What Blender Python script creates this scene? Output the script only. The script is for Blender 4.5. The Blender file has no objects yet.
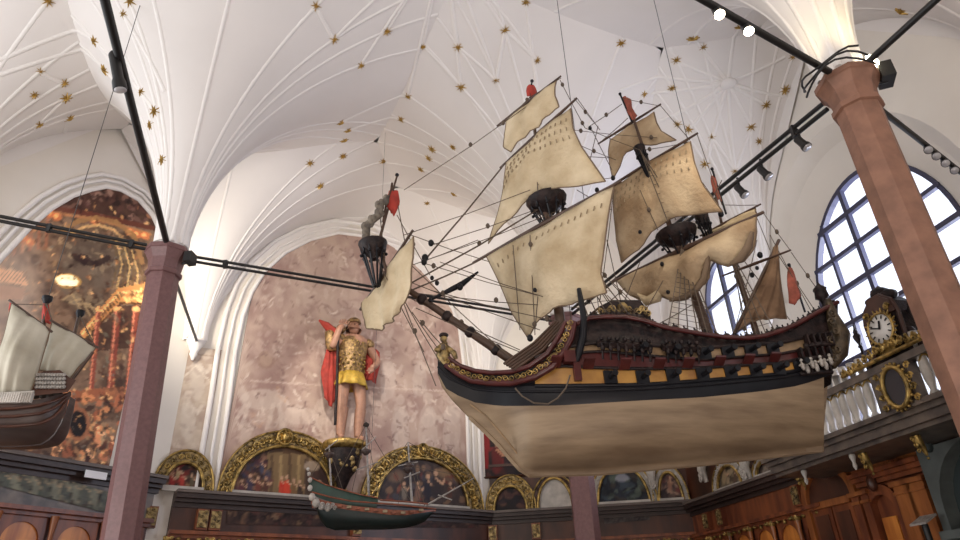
import bpy, math, random
import numpy as np
from mathutils import Vector, Matrix
from mathutils.geometry import tessellate_polygon
random.seed(7)
U = 5.0                      # metres from eye height to the column capitals
EYE = 1.6
sc = bpy.context.scene
col = sc.collection

# ---------------------------------------------------------------- camera
FPX, PITCH, ROLL = 650.0, math.radians(28.5), math.radians(2.3)
F_ = Vector((0, math.cos(PITCH), math.sin(PITCH)))
R0 = Vector((1, 0, 0)); U0 = Vector((0, -math.sin(PITCH), math.cos(PITCH)))
R_ = R0*math.cos(ROLL) - U0*math.sin(ROLL)
U_ = R0*math.sin(ROLL) + U0*math.cos(ROLL)
CAM = Vector((0, 0, EYE))
cd = bpy.data.cameras.new('camera'); cam = bpy.data.objects.new('camera', cd); col.objects.link(cam)
cd.sensor_width = 36.0; cd.lens = FPX/960*36.0; cd.clip_start = 0.05; cd.clip_end = 500
cam.matrix_world = Matrix(((R_.x, U_.x, -F_.x, 0), (R_.y, U_.y, -F_.y, 0), (R_.z, U_.z, -F_.z, EYE), (0, 0, 0, 1)))
sc.camera = cam

# ---------------------------------------------------------------- light
w = bpy.data.worlds.new('world'); sc.world = w; w.use_nodes = True
bg = w.node_tree.nodes['Background']; bg.inputs[0].default_value = (0.86, 0.92, 1.0, 1); bg.inputs[1].default_value = 1.5
def area(name, loc, target, size, power, color, sy=None):
    l = bpy.data.lights.new(name, 'AREA'); l.energy = power; l.color = color; l.size = size
    if sy: l.shape = 'RECTANGLE'; l.size_y = sy
    o = bpy.data.objects.new(name, l); col.objects.link(o); o.location = loc
    o.rotation_euler = (Vector(target)-Vector(loc)).to_track_quat('-Z', 'Y').to_euler(); return o
def spot(name, loc, target, power, color, deg=50, blend=.5, r=.05):
    l = bpy.data.lights.new(name, 'SPOT'); l.energy = power; l.color = color; l.spot_size = math.radians(deg); l.spot_blend = blend; l.shadow_soft_size = r
    o = bpy.data.objects.new(name, l); col.objects.link(o); o.location = loc
    o.rotation_euler = (Vector(target)-Vector(loc)).to_track_quat('-Z', 'Y').to_euler(); return o
# daylight of the tall street windows behind the viewer and of the west windows, plus an added vault fill
area('south_daylight', (-1.5, -2.9, 6.6), (0, 8, 7.0), 4.5, 170, (1.0, .92, .84), 4)
area('vault_fill', (1.0, -2.9, .6), (0, 6.5, 12), 6.0, 540, (1.0, .87, .80), 3)  # unseen fill added low behind the viewer, aimed up to brighten the vault
area('west_daylight', (-9.3, 3.4, 3.6), (2, 10, 7), 4.0, 260, (1.0, .95, .9), 4)
area('east_window_daylight', (8.6, 8.4, 5.9), (-2, 9.4, 9.5), 2.2, 420, (.84, .88, 1.0), 3)
area('north_east_window_daylight', (6.6, 14.4, 6.4), (-1, 11, 9.5), 1.4, 160, (.78, .84, 1.0), 2.6)
spot('wall_washer', (-5.6, 9.0, 6.6), (-3.2, 13.6, 8.2), 330, (1, .90, .76), 120, .9, .3)
spot('wall_washer_2', (.4, 11.6, 6.2), (.2, 15.6, 9.0), 260, (1, .90, .78), 120, .9, .3)
sc.view_settings.view_transform = 'Standard'; sc.view_settings.look = 'None'
sc.view_settings.gamma = 1.0; sc.view_settings.use_curve_mapping = False
sc.view_settings.exposure = 0.27

# ---------------------------------------------------------------- helpers
def ray(px, py): return F_ + R_*((px-480)/FPX) + U_*((270-py)/FPX)
def proj(p):
    d = Vector(p)-CAM; k = d.dot(F_)
    return 480+FPX*d.dot(R_)/k, 270-FPX*d.dot(U_)/k
def onplane(px, py, P, n):
    r = ray(px, py); return CAM + r*((Vector(P)-CAM).dot(n)/r.dot(n))
def atz(px, py, z):
    r = ray(px, py); return CAM + r*((z-EYE)/r.z)
def aty(px, py, y):
    r = ray(px, py); return CAM + r*(y/r.y)
def atdepth(px, py, d): return CAM + ray(px, py)*d

class Wall:
    def __init__(s, P, Q, off=0.0):
        s.P = Vector((P[0], P[1], 0)); d = Vector((Q[0], Q[1], 0))-s.P; s.L = d.length; s.e = d.normalized()
        s.n = Vector((s.e.y, -s.e.x, 0))                       # towards the room (walls run clockwise)
        s.P = s.P + s.n*off
    def pt(s, a, z, off=0.0): return s.P + s.e*a + s.n*off + Vector((0, 0, z))
    def uv(s, px, py, off=0.0):
        q = onplane(px, py, s.P+s.n*off, s.n); return ((q-s.P).dot(s.e), q.z)

def new_mat(name): m = bpy.data.materials.new(name); m.use_nodes = True; return m, m.node_tree.nodes, m.node_tree.links
def mat(name, c, rough=.6, metal=0.0, var=0.0, scale=4.0, bump=0.0, bscale=None, c2=None, aniso=None, wood=False, spec=.5, detail=4):
    m, N, L = new_mat(name); p = N['Principled BSDF']
    p.inputs['Roughness'].default_value = rough; p.inputs['Metallic'].default_value = metal
    p.inputs['Specular IOR Level'].default_value = spec
    p.inputs['Base Color'].default_value = (*c, 1)
    if var or c2 or bump or wood:
        tc = N.new('ShaderNodeTexCoord'); mp = N.new('ShaderNodeMapping'); L.new(tc.outputs['Object'], mp.inputs[0])
        if aniso: mp.inputs['Scale'].default_value = aniso
        nz = N.new('ShaderNodeTexNoise'); nz.inputs['Scale'].default_value = scale; nz.inputs['Detail'].default_value = detail
        L.new(mp.outputs[0], nz.inputs['Vector'])
        rp = N.new('ShaderNodeValToRGB')
        a = c; b = c2 if c2 else tuple(max(0, x*(1-var)) for x in c)
        rp.color_ramp.elements[0].color = (*b, 1); rp.color_ramp.elements[1].color = (*a, 1)
        rp.color_ramp.elements[0].position = .35; rp.color_ramp.elements[1].position = .65
        L.new(nz.outputs[0], rp.inputs[0]); L.new(rp.outputs[0], p.inputs['Base Color'])
        if bump:
            b2 = N.new('ShaderNodeTexNoise'); b2.inputs['Scale'].default_value = bscale or scale*3; b2.inputs['Detail'].default_value = 5
            L.new(mp.outputs[0], b2.inputs['Vector'])
            bp = N.new('ShaderNodeBump'); bp.inputs['Strength'].default_value = bump; bp.inputs['Distance'].default_value = .02
            L.new(b2.outputs[0], bp.inputs['Height']); L.new(bp.outputs[0], p.inputs['Normal'])
    return m
def emis(name, c, s):
    m, N, L = new_mat(name); p = N['Principled BSDF']; p.inputs['Base Color'].default_value = (*c, 1)
    p.inputs['Emission Color'].default_value = (*c, 1); p.inputs['Emission Strength'].default_value = s; return m
def paint_mat(name, rough=.5, bump=.15):
    m, N, L = new_mat(name); p = N['Principled BSDF']; p.inputs['Roughness'].default_value = rough
    p.inputs['Specular IOR Level'].default_value = .25
    a = N.new('ShaderNodeVertexColor'); a.layer_name = 'paint'; L.new(a.outputs[0], p.inputs['Base Color'])
    tc = N.new('ShaderNodeTexCoord'); nz = N.new('ShaderNodeTexNoise'); nz.inputs['Scale'].default_value = 9; nz.inputs['Detail'].default_value = 6
    L.new(tc.outputs['Object'], nz.inputs['Vector'])
    bp = N.new('ShaderNodeBump'); bp.inputs['Strength'].default_value = bump; bp.inputs['Distance'].default_value = .03
    L.new(nz.outputs[0], bp.inputs['Height']); L.new(bp.outputs[0], p.inputs['Normal']); return m

M = dict(
 plaster=mat('white_plaster', (.80, .765, .74), .8, var=.05, scale=.7, bump=.08, bscale=6, spec=.2),
 rib=mat('plaster_rib', (.83, .80, .775), .75, spec=.2),
 wallwhite=mat('wall_plaster', (.78, .735, .67), .8, var=.06, scale=1, spec=.2),
 gold=mat('gilding', (.52, .35, .11), .36, .7, var=.75, scale=9, bump=.3, bscale=30),
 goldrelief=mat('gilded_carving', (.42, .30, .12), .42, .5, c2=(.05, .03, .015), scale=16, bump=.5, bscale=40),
 star=mat('star_gold', (.55, .36, .10), .4, .6, var=.4, scale=20),
 granite=mat('red_granite', (.18, .088, .086), .45, var=.22, scale=22, bump=.1, bscale=30, detail=8),
 graniteL=mat('pink_sandstone', (.29, .145, .095), .6, var=.3, scale=6, bump=.2, bscale=20),
 steel=mat('black_steel', (.018, .017, .017), .45, .3),
 steelg=mat('grey_steel', (.10, .10, .10), .4, .6),
 wood=mat('orange_oak', (.34, .115, .03), .38, c2=(.15, .042, .012), scale=2.2, aniso=(3, 3, .5), bump=.08),
 wooddark=mat('dark_walnut', (.085, .028, .014), .4, c2=(.03, .011, .007), scale=3, aniso=(1, 1, .4)),
 woodred=mat('red_mahogany', (.24, .07, .024), .38, c2=(.10, .026, .012), scale=2, aniso=(3, 3, .5)),
 ledge=mat('ledge_wood', (.040, .022, .018), .45, var=.4, scale=3),
 slate=mat('slate_top', (.13, .10, .085), .5, var=.3, scale=3),
 marble=mat('grey_marble', (.16, .125, .10), .4, c2=(.06, .05, .045), scale=5),
 stone=mat('white_stone', (.52, .48, .43), .6, var=.3, scale=5, bump=.1),
 tilefloor=mat('floor_tiles', (.30, .25, .22), .35, var=.3, scale=1),
 sail=mat('sailcloth', (.60, .50, .345), .85, c2=(.40, .31, .19), scale=2.4, bump=.9, bscale=22, spec=.1),
 sailtan_shaded=mat('shaded_tan_sailcloth', (.50, .39, .255), .85, c2=(.28, .19, .11), scale=2.2, bump=.9, bscale=22, spec=.1),  # tan cloth of the main sails, darkened to carry their shading
 greycloth=mat('grey_furled_cloth', (.22, .19, .15), .9, c2=(.06, .05, .045), scale=14, bump=.6),
 bronze=mat('olive_bronze', (.075, .05, .025), .45, .2, c2=(.02, .014, .008), scale=14, bump=.5),
 hallwood=mat('hall_wood', (.16, .09, .05), .6, var=.3, scale=1),
 oakbright=mat('brightened_oak', (.66, .25, .05), .35, c2=(.34, .10, .02), scale=2.0, aniso=(3, 3, .5), bump=.08),  # orange oak lightened in colour to make up for dim light on panels
 sail2=mat('grey_sailcloth', (.50, .47, .39), .85, c2=(.36, .33, .26), scale=3, bump=.2, spec=.1),
 sailbrown=mat('brown_sailcloth', (.25, .16, .10), .85, c2=(.13, .08, .05), scale=5, bump=.3, spec=.1),
 sailhem=mat('sail_hem', (.16, .11, .07), .9),
 reef=mat('reef_rope', (.27, .21, .13), .9),
 hullw=mat('cream_hull_paint', (.27, .195, .12), .6, c2=(.15, .10, .058), scale=2.5, aniso=(.6, .6, 4), bump=.12, bscale=12),
 black=mat('black_hull', (.010, .010, .013), .42, var=.3, scale=6, spec=.22),
 ochre=mat('ochre_paint', (.40, .21, .045), .45, c2=(.24, .11, .025), scale=6),
 palegold=mat('pale_ochre_paint', (.30, .20, .11), .45, var=.4, scale=8),
 hullred=mat('oxblood_paint', (.075, .014, .013), .35, var=.4, scale=8),
 hullcarve=mat('carved_dark_wood', (.026, .015, .014), .5, c2=(.006, .004, .005), scale=16, bump=.5, bscale=30, spec=.25),
 spar=mat('spar_wood', (.075, .038, .022), .5, var=.4, scale=10),
 sparl=mat('light_spar', (.30, .22, .13), .5, var=.4, scale=10),
 rope=mat('tarred_rope', (.10, .075, .055), .9),
 red=mat('red_cloth', (.42, .045, .03), .8, var=.35, scale=9),
 redflag=mat('faded_red_flag', (.34, .09, .06), .85, var=.4, scale=12),
 skin=mat('painted_flesh', (.42, .22, .145), .5, var=.2, scale=12),
 armour=mat('gilt_armour', (.42, .27, .11), .4, .55, c2=(.13, .075, .04), scale=18, bump=.5, bscale=45),
 yellow=mat('gold_kilt', (.62, .40, .06), .5, .3, var=.3, scale=18),
 hair=mat('dark_hair', (.035, .022, .015), .7),
 shipbrown=mat('brown_planking', (.085, .055, .045), .45, c2=(.04, .025, .022), scale=2, aniso=(.5, .5, 9), bump=.1),
 green=mat('bottle_green_hull', (.003, .012, .011), .5, var=.4, scale=6),
 greenl=mat('green_rail', (.018, .055, .04), .4, var=.4, scale=8),
 rust=mat('rust_red_wood', (.26, .07, .03), .45, var=.4, scale=12),
 grey=mat('silver_grey_paint', (.40, .37, .34), .5, .2, var=.4, scale=20),
 niche=mat('grey_green_paint', (.10, .115, .11), .6, var=.3, scale=4),
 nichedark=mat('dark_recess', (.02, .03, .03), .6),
 wframe=mat('dark_window_bar', (.035, .035, .075), .5),
 clockface=mat('clock_dial', (.72, .70, .66), .4),
 mirror=mat('dark_mirror', (.05, .06, .075), .12, .6),
 white=mat('white_paper', (.75, .76, .80), .6),
 bulb=emis('lit_bulb', (1.0, .86, .62), 30), glow=emis('uplight_tube', (1.0, .90, .62), 22),
 lens=mat('lamp_glass', (.5, .5, .52), .15, .2),
)
m, N, L = new_mat('window_glass'); M['glass'] = m
for n_ in list(N): 
    if n_.type != 'OUTPUT_MATERIAL': N.remove(n_)
out = [n_ for n_ in N if n_.type == 'OUTPUT_MATERIAL'][0]
tr = N.new('ShaderNodeBsdfTransparent'); tr.inputs[0].default_value = (.97, .97, 1, 1); gl = N.new('ShaderNodeBsdfGlossy'); gl.inputs[1].default_value = .05
mx = N.new('ShaderNodeMixShader'); mx.inputs[0].default_value = .06
L.new(tr.outputs[0], mx.inputs[1]); L.new(gl.outputs[0], mx.inputs[2]); L.new(mx.outputs[0], out.inputs[0])

WL = {}                       # world location of every root
def tag(o, label=None, cat=None, group=None, kind=None):
    if label: o['label'] = label
    if cat: o['category'] = cat
    if group: o['group'] = group
    if kind: o['kind'] = kind
    return o
def thing(name, loc, label, cat, group=None):
    o = bpy.data.objects.new(name, None); o.empty_display_size = .1; col.objects.link(o); o.location = loc; WL[o.name] = Vector(loc)
    return tag(o, label, cat, group)
class MB:
    def __init__(s): s.v = []; s.f = []; s.m = []; s.sm = []; s.cur = 0
    def add(s, vs, fs, smooth=True):
        b = len(s.v); s.v += [Vector(x) for x in vs]
        for f in fs: s.f.append([b+i for i in f]); s.m.append(s.cur); s.sm.append(smooth)
    def box(s, c, ax, ay, az):
        c = Vector(c); ax, ay, az = Vector(ax), Vector(ay), Vector(az)
        vs = [c+ax*i+ay*j+az*k for i in (-1, 1) for j in (-1, 1) for k in (-1, 1)]
        s.add(vs, [(0, 1, 3, 2), (4, 6, 7, 5), (0, 4, 5, 1), (2, 3, 7, 6), (0, 2, 6, 4), (1, 5, 7, 3)], False); return s
    def tube(s, pts, r, n=6, caps=True, sq=1.0):
        pts = [Vector(p) for p in pts]; k = len(pts)
        rs = [r]*k if not isinstance(r, (list, tuple)) else r
        vs = []; up = None
        for i, p in enumerate(pts):
            t = (pts[min(i+1, k-1)]-pts[max(i-1, 0)])
            t = t.normalized() if t.length > 1e-9 else Vector((0, 0, 1))
            if up is None: up = Vector((0, 0, 1)) if abs(t.z) < .9 else Vector((1, 0, 0))
            a = t.cross(up); a = a.normalized() if a.length > 1e-6 else Vector((1, 0, 0)); b = t.cross(a).normalized(); up = a.cross(t)
            for j in range(n):
                an = 2*math.pi*j/n; vs.append(p + (a*math.cos(an)+b*math.sin(an)*sq)*rs[i])
        fs = [(i*n+j, i*n+(j+1) % n, (i+1)*n+(j+1) % n, (i+1)*n+j) for i in range(k-1) for j in range(n)]
        s.add(vs, fs, n > 4)
        if caps: s.add(vs[:n], [tuple(range(n))], False); s.add(vs[-n:], [tuple(range(n))[::-1]], False)
        return s
    def ball(s, c, r, n=8, ax=None, seg=6):
        c = Vector(c); rx, ry, rz = (r, r, r) if not isinstance(r, (tuple, list)) else r
        X, Y, Z = ax if ax else (Vector((1, 0, 0)), Vector((0, 1, 0)), Vector((0, 0, 1)))
        vs = []
        for i in range(1, seg):
            th = math.pi*i/seg
            for j in range(n):
                an = 2*math.pi*j/n; vs.append(c+X*(rx*math.sin(th)*math.cos(an))+Y*(ry*math.sin(th)*math.sin(an))+Z*(rz*math.cos(th)))
        vs += [c+Z*rz, c-Z*rz]; T = len(vs)-2
        fs = [(i*n+j, i*n+(j+1) % n, (i+1)*n+(j+1) % n, (i+1)*n+j) for i in range(seg-2) for j in range(n)]
        fs += [(T, (j+1) % n, j) for j in range(n)] + [(T+1, (seg-2)*n+j, (seg-2)*n+(j+1) % n) for j in range(n)]
        s.add(vs, fs); return s
    def lathe(s, prof, c, n=12, ax=None, rot=0.0, smooth=True):
        """prof: (r, h) pairs; ax = (X, Y, Z) axes"""
        c = Vector(c); X, Y, Z = ax if ax else (Vector((1, 0, 0)), Vector((0, 1, 0)), Vector((0, 0, 1)))
        vs = [c+X*(r*math.cos(rot+2*math.pi*j/n))+Y*(r*math.sin(rot+2*math.pi*j/n))+Z*h for r, h in prof for j in range(n)]
        k = len(prof)
        s.add(vs, [(i*n+j, i*n+(j+1) % n, (i+1)*n+(j+1) % n, (i+1)*n+j) for i in range(k-1) for j in range(n)], smooth)
        s.add(vs[:n], [tuple(range(n))[::-1]], False); s.add(vs[-n:], [tuple(range(n))], False); return s
    def plate(s, outer, holes, fn, t0, t1):
        """flat plate with holes; fn(a, b, off) -> point; t0 back offset, t1 front offset"""
        loops = [list(outer)]+[list(h) for h in holes]
        flat = [p for l in loops for p in l]
        tris = tessellate_polygon([[Vector((p[0], p[1], 0)) for p in l] for l in loops])
        s.add([fn(a, b, t1) for a, b in flat], [tuple(t) for t in tris], False)
        s.add([fn(a, b, t0) for a, b in flat], [tuple(t)[::-1] for t in tris], False)
        for l in loops:
            n = len(l); s.add([fn(a, b, t1) for a, b in l]+[fn(a, b, t0) for a, b in l], [(i, (i+1) % n, n+(i+1) % n, n+i) for i in range(n)], False)
        return s
    def grid(s, fn, nu, nv, smooth=True):
        vs = [fn(i/nu, j/nv) for i in range(nu+1) for j in range(nv+1)]
        s.add(vs, [(i*(nv+1)+j, (i+1)*(nv+1)+j, (i+1)*(nv+1)+j+1, i*(nv+1)+j+1) for i in range(nu) for j in range(nv)], smooth); return s
    def build(s, name, mats, parent=None, solid=0.0, colors=None, fixn=False):
        if not isinstance(mats, (list, tuple)): mats = [mats]
        if parent is not None: L0 = WL[parent.name]
        else:
            xs = [v.x for v in s.v]; ys = [v.y for v in s.v]; L0 = Vector(((min(xs)+max(xs))/2, (min(ys)+max(ys))/2, min(v.z for v in s.v)))
        me = bpy.data.meshes.new(name); me.from_pydata([v-L0 for v in s.v], [], s.f); me.update()
        for mm in mats: me.materials.append(mm)
        me.polygons.foreach_set('material_index', s.m); me.polygons.foreach_set('use_smooth', s.sm)
        if colors is not None:
            ca = me.color_attributes.new('paint', 'FLOAT_COLOR', 'POINT'); ca.data.foreach_set('color', np.asarray(colors, dtype=np.float32).ravel())
        me.update()
        o = bpy.data.objects.new(name, me); col.objects.link(o)
        if parent is not None: o.parent = parent; WL[o.name] = Vector(L0)
        else: o.location = L0; WL[o.name] = L0
        if solid:
            md = o.modifiers.new('solid', 'SOLIDIFY'); md.thickness = solid; md.offset = 0
        return o
def ropeb(name, pts, r, material, parent, n=4):
    return MB().tube(pts, r, n).build(name, material, parent)
def interp(tab, x):
    if x <= tab[0][0]: return tab[0][1]
    for (a, b), (c, d) in zip(tab, tab[1:]):
        if x <= c: return b+(d-b)*(x-a)/(c-a)
    return tab[-1][1]
def smoothtab(tab, x):
    h = 6.0; return (interp(tab, x-h)+2*interp(tab, x)+interp(tab, x+h))/4
def polyat(pts, t):
    """point at fraction t along a polyline of tuples (parametrised by length)"""
    ds = [0]
    for a, b in zip(pts, pts[1:]): ds.append(ds[-1]+math.hypot(b[0]-a[0], b[1]-a[1]))
    x = t*ds[-1]
    for i in range(len(pts)-1):
        if x <= ds[i+1] or i == len(pts)-2:
            k = (x-ds[i])/max(1e-9, ds[i+1]-ds[i]); return tuple(pts[i][j]+(pts[i+1][j]-pts[i][j])*k for j in range(2))
def V(*a): return Vector(a)
ZZ = Vector((0, 0, 1))

# ---------------------------------------------------------------- plan of the hall (metres)
def P2(x, y): return (x*U, y*U)
ZC = EYE+U                                   # height of the capitals, where the vault springs
C1, C2, C3, C4 = P2(-.915, 1.641), P2(.804, 1.051), P2(.31, 2.24), P2(-.49, .265)
W0, A, B, D, E9 = P2(-1.62, 1.52), P2(-1.13, 2.34), P2(0, 3.16), P2(.90, 3.05), P2(1.44, .67)
poly = [W0, A, B, D, E9, P2(1.5, -.35), P2(-1.7, -.5), P2(-2.0, .5)]
wNW, wN, wN2, wE = Wall(W0, A), Wall(A, B), Wall(B, D), Wall(D, E9)
E2 = tuple(wE.pt(4.2, 0)[:2]); E1 = tuple(wE.pt(9.9, 0)[:2])
supports = [C1, C2, C3, C4, A, B, D, E2, E1, W0, P2(1.0, -.25), P2(-.5, -.42), P2(-1.85, .6)]
_c = Vector((-.5, 5.0))
supports = [tuple(Vector(q)+(_c-Vector(q)).normalized()*.03) for q in supports]
RISE, RM, RI = .86*U, .98*U, .045*U
def vz(d):
    t = min(1, max(0, (d-RI)/(RM-RI))); return ZC + RISE*math.sqrt(max(0, 1-(1-t)**2))
def near(x, y): return min(range(len(supports)), key=lambda i: (x-supports[i][0])**2+(y-supports[i][1])**2)
def vaultz(x, y): i = near(x, y); return vz(math.hypot(x-supports[i][0], y-supports[i][1]))
def reach(i, ang):
    sx, sy = supports[i]; dx, dy = math.cos(ang), math.sin(ang); r = 40
    for j, (qx, qy) in enumerate(supports):
        if j == i: continue
        mx_, my_ = qx-sx, qy-sy; k = dx*mx_+dy*my_
        if k > 1e-6: r = min(r, (mx_*mx_+my_*my_)/2/k)
    n = len(poly)
    for k in range(n):
        ax, ay = poly[k]; bx, by = poly[(k+1) % n]; ex, ey = bx-ax, by-ay
        den = dx*ey-dy*ex
        if abs(den) < 1e-9: continue
        t = ((ax-sx)*ey-(ay-sy)*ex)/den; u = ((ax-sx)*dy-(ay-sy)*dx)/den
        if t > -1e-6 and -1e-6 <= u <= 1+1e-6: r = min(r, max(t, 0))
    return r
def hitvault(px, py):
    """where the sight line through a pixel meets the vault"""
    d = ray(px, py); d.normalize(); t = 1.0; prev = None
    while t < 40:
        p = CAM+d*t
        if p.z > ZC and p.z >= vaultz(p.x, p.y): break
        t += .02
    return CAM+d*t
# ================================================================ STRUCTURE
mb = MB()
mb.plate([P2(-2.1, -.6), P2(-2.1, 3.5), P2(1.9, 3.5), P2(1.9, -.6)], [], lambda a, b, o: V(a, b, o), -.1, 0)
fl = mb.build('floor', M['tilefloor']); tag(fl, kind='structure')

mb = MB(); mb.plate([(-9.5, 0), (8.6, 0), (8.6, ZC+RISE+.3), (-9.5, ZC+RISE+.3)], [], lambda a, b, o: V(a, -3.5+o, b), -.2, 0); tag(mb.build('wall_south', M['hallwood']), kind='structure')
def wall_obj(name, w, top, holes=(), mt=None, ext=.0):
    m_ = MB(); m_.plate([(-ext, 0), (w.L+ext, 0), (w.L+ext, top), (-ext, top)], holes, w.pt, -.35, 0)
    o = m_.build(name, mt or M['wallwhite']); tag(o, kind='structure'); return o
TOP = ZC+RISE+.3
wall_obj('wall_northwest', wNW, TOP, ext=.2); wall_obj('wall_north', wN, TOP, ext=.2); wall_obj('wall_northeast', wN2, TOP, ext=.2)
def pointed(s0, s1, z0, zs, zt, n=14):
    """pointed-arch loop: sill z0, springing zs, tip zt"""
    mid = (s0+s1)/2; pts = [(s0, z0), (s1, z0)]
    for i in range(n+1):
        t = i/n; pts.append((s1+(mid-s1)*(1-math.cos(t*math.pi/2))**.9, zs+(zt-zs)*math.sin(t*math.pi/2)**.95))
    for i in range(n-1, -1, -1):
        t = i/n; pts.append((s0+(mid-s0)*(1-math.cos(t*math.pi/2))**.9, zs+(zt-zs)*math.sin(t*math.pi/2)**.95))
    return pts
WOFF = -.5                                    # the glass stands deep in the embrasure
g = [wE.uv(*p, off=WOFF) for p in ((850, 176), (815, 262), (838, 385))]
print('win1', g)
w1s0 = (g[1][0]+g[2][0])/2; w1m = g[0][0]; w1s1 = 2*w1m-w1s0; w1t = g[0][1]
g2 = [wE.uv(*p, off=WOFF) for p in ((726, 262), (708, 310), (745, 310))]
print('win2', g2)
w2s0, w2s1, w2t = g2[1][0]-.05, g2[2][0]+.35, g2[0][1]+.25
def winloop(s0, s1, t, z0, grow=0): return pointed(s0-grow, s1+grow, z0-grow*.3, t-(s1-s0)*.62, t+grow)
Z0W = g[2][1]-.9
l1o, l1i = winloop(w1s0, w1s1, w1t, Z0W, .75), winloop(w1s0, w1s1, w1t, Z0W, 0)
l2o, l2i = winloop(w2s0, w2s1, w2t, Z0W, .45), winloop(w2s0, w2s1, w2t, Z0W, 0)
mE = MB(); mE.plate([(-.2, 0), (wE.L+3.5, 0), (wE.L+3.5, TOP), (-.2, TOP)], [l1o, l2o], wE.pt, -.04, 0)
mE.cur = 0
for lo, li in ((l1o, l1i), (l2o, l2i)):        # splayed reveals with a stepped moulding
    n = len(lo)
    for (fa, oa, fb, ob) in ((0, -.0, .25, -.18), (.25, -.18, .33, -.24), (.33, -.24, 1, WOFF)):
        mixp = lambda f: [(a[0]+(b[0]-a[0])*f, a[1]+(b[1]-a[1])*f) for a, b in zip(lo, li)]
        pa, pb = mixp(fa), mixp(fb)
        mE.add([wE.pt(x, z, oa) for x, z in pa]+[wE.pt(x, z, ob) for x, z in pb], [(i, (i+1) % n, n+(i+1) % n, n+i) for i in range(n)])
mE.plate([(-.2, 0), (wE.L+3.5, 0), (wE.L+3.5, TOP), (-.2, TOP)], [l1i, l2i], wE.pt, WOFF-.15, WOFF)
tag(mE.build('wall_east', M['wallwhite']), kind='structure')

def window(name, s0, s1, t, loop, nb, rows, z0):
    root = thing(name, wE.pt((s0+s1)/2, z0, WOFF), None, None); tag(root, kind='structure')
    inner = winloop(s0+.06, s1-.06, t-.08, z0+.08)
    mf = MB().plate(loop, [inner], wE.pt, WOFF-.08, WOFF+.03); mf.build('window_frame', M['wframe'], root)
    mb_ = MB(); mid = (s0+s1)/2; zs = t-(s1-s0)*.62
    def topat(s):
        f = 1-abs(s-mid)/((s1-s0)/2); f = max(0, min(1, f)); th = math.acos(max(-1, 1-f**(1/.9))); return zs+(t-zs)*math.sin(th)**.95
    for i in range(1, nb):
        s_ = s0+(s1-s0)*i/nb; zt = topat(s_)-.02; wdt = .055 if i == nb//2 else .038
        mb_.box(wE.pt(s_, (z0+zt)/2, WOFF), wE.e*wdt*.7, wE.n*.04, ZZ*((zt-z0)/2))
    for k in range(1, rows):
        z_ = z0+(t-z0)*k/rows
        half = (s1-s0)/2
        if z_ > zs:
            while half > 0.05 and topat(mid+half) < z_: half -= .02
        mb_.box(wE.pt(mid, z_, WOFF+.01), wE.e*half, wE.n*.04, ZZ*(.042 if k % 2 == 0 else .034))
    mb_.build('glazing_bars', M['wframe'], root)
    MB().plate(loop, [], wE.pt, WOFF-.05, WOFF-.03).build('pane', M['glass'], root)
window('window_1', w1s0, w1s1, w1t, l1i, 5, 7, Z0W)
window('window_2', w2s0, w2s1, w2t, l2i, 2, 5, Z0W)

# ---- the vault: one conoid round every column and corbel
mv = MB()
for i, (sx, sy) in enumerate(supports):
    NA, NR = 120, 20
    for a in range(NA):
        a0, a1 = 2*math.pi*a/NA, 2*math.pi*(a+1)/NA
        r0, r1 = reach(i, a0), reach(i, a1)
        if max(r0, r1) < .06: continue
        vs = []
        for ang, rr in ((a0, r0), (a1, r1)):
            st = min(RI*.98, rr)
            for k in range(NR+1):
                r = st+(rr-st)*(k/NR)**1.6; vs.append(V(sx+math.cos(ang)*r, sy+math.sin(ang)*r, vz(r) if r > RI else ZC-.02))
        mv.add(vs, [(k, NR+1+k, NR+2+k, k+1) for k in range(NR)])
ceil = mv.build('ceiling', M['plaster']); tag(ceil, kind='structure')
import bmesh
bm = bmesh.new(); bm.from_mesh(ceil.data); bmesh.ops.remove_doubles(bm, verts=bm.verts, dist=.002)
bm.to_mesh(ceil.data); bm.free()
for p_ in ceil.data.polygons: p_.use_smooth = True
md = ceil.modifiers.new('crease', 'EDGE_SPLIT'); md.split_angle = math.radians(20)

# ---- gilded stars sit where ribs cross
STARS = {
 'central': [(48,1),(130,1),(316,6),(334,39),(387,31),(361,65),(423,46),(458,47),(505,30),(526,2),(537,60),(496,80),(461,87),(408,96),(341,122),(401,119),(348,130),(344,140),(343,156),(310,163),(432,149),(429,158),(453,147),(383,161),(421,169),(320,186),(454,194),(427,203)],
 'left': [(124,14),(95,41),(105,70),(40,71),(64,83),(34,95),(66,98),(39,124),(69,118),(60,149),(142,92),(155,111),(151,125),(163,160)],
 'east': [(621,43),(693,38),(703,47),(676,60),(644,94),(672,88),(740,26),(792,57),(785,90),(805,97),(766,105),(751,127),(759,141),(712,137),(705,164),(735,171),(678,124),(689,129),(902,11),(650,125)],
}
LAB = {'central': 'small gilded eight-pointed star on the central part of the white vault',
       'left': 'small gilded eight-pointed star on the vault above the large arched painting',
       'east': 'small gilded eight-pointed star on the vault by the granite column with lit capital'}
ribs = {}
first = None
def surfn(x, y):
    e = .02; gx = (vaultz(x+e, y)-vaultz(x-e, y))/(2*e); gy = (vaultz(x, y+e)-vaultz(x, y-e))/(2*e); return Vector((gx, gy, -1)).normalized()
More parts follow.
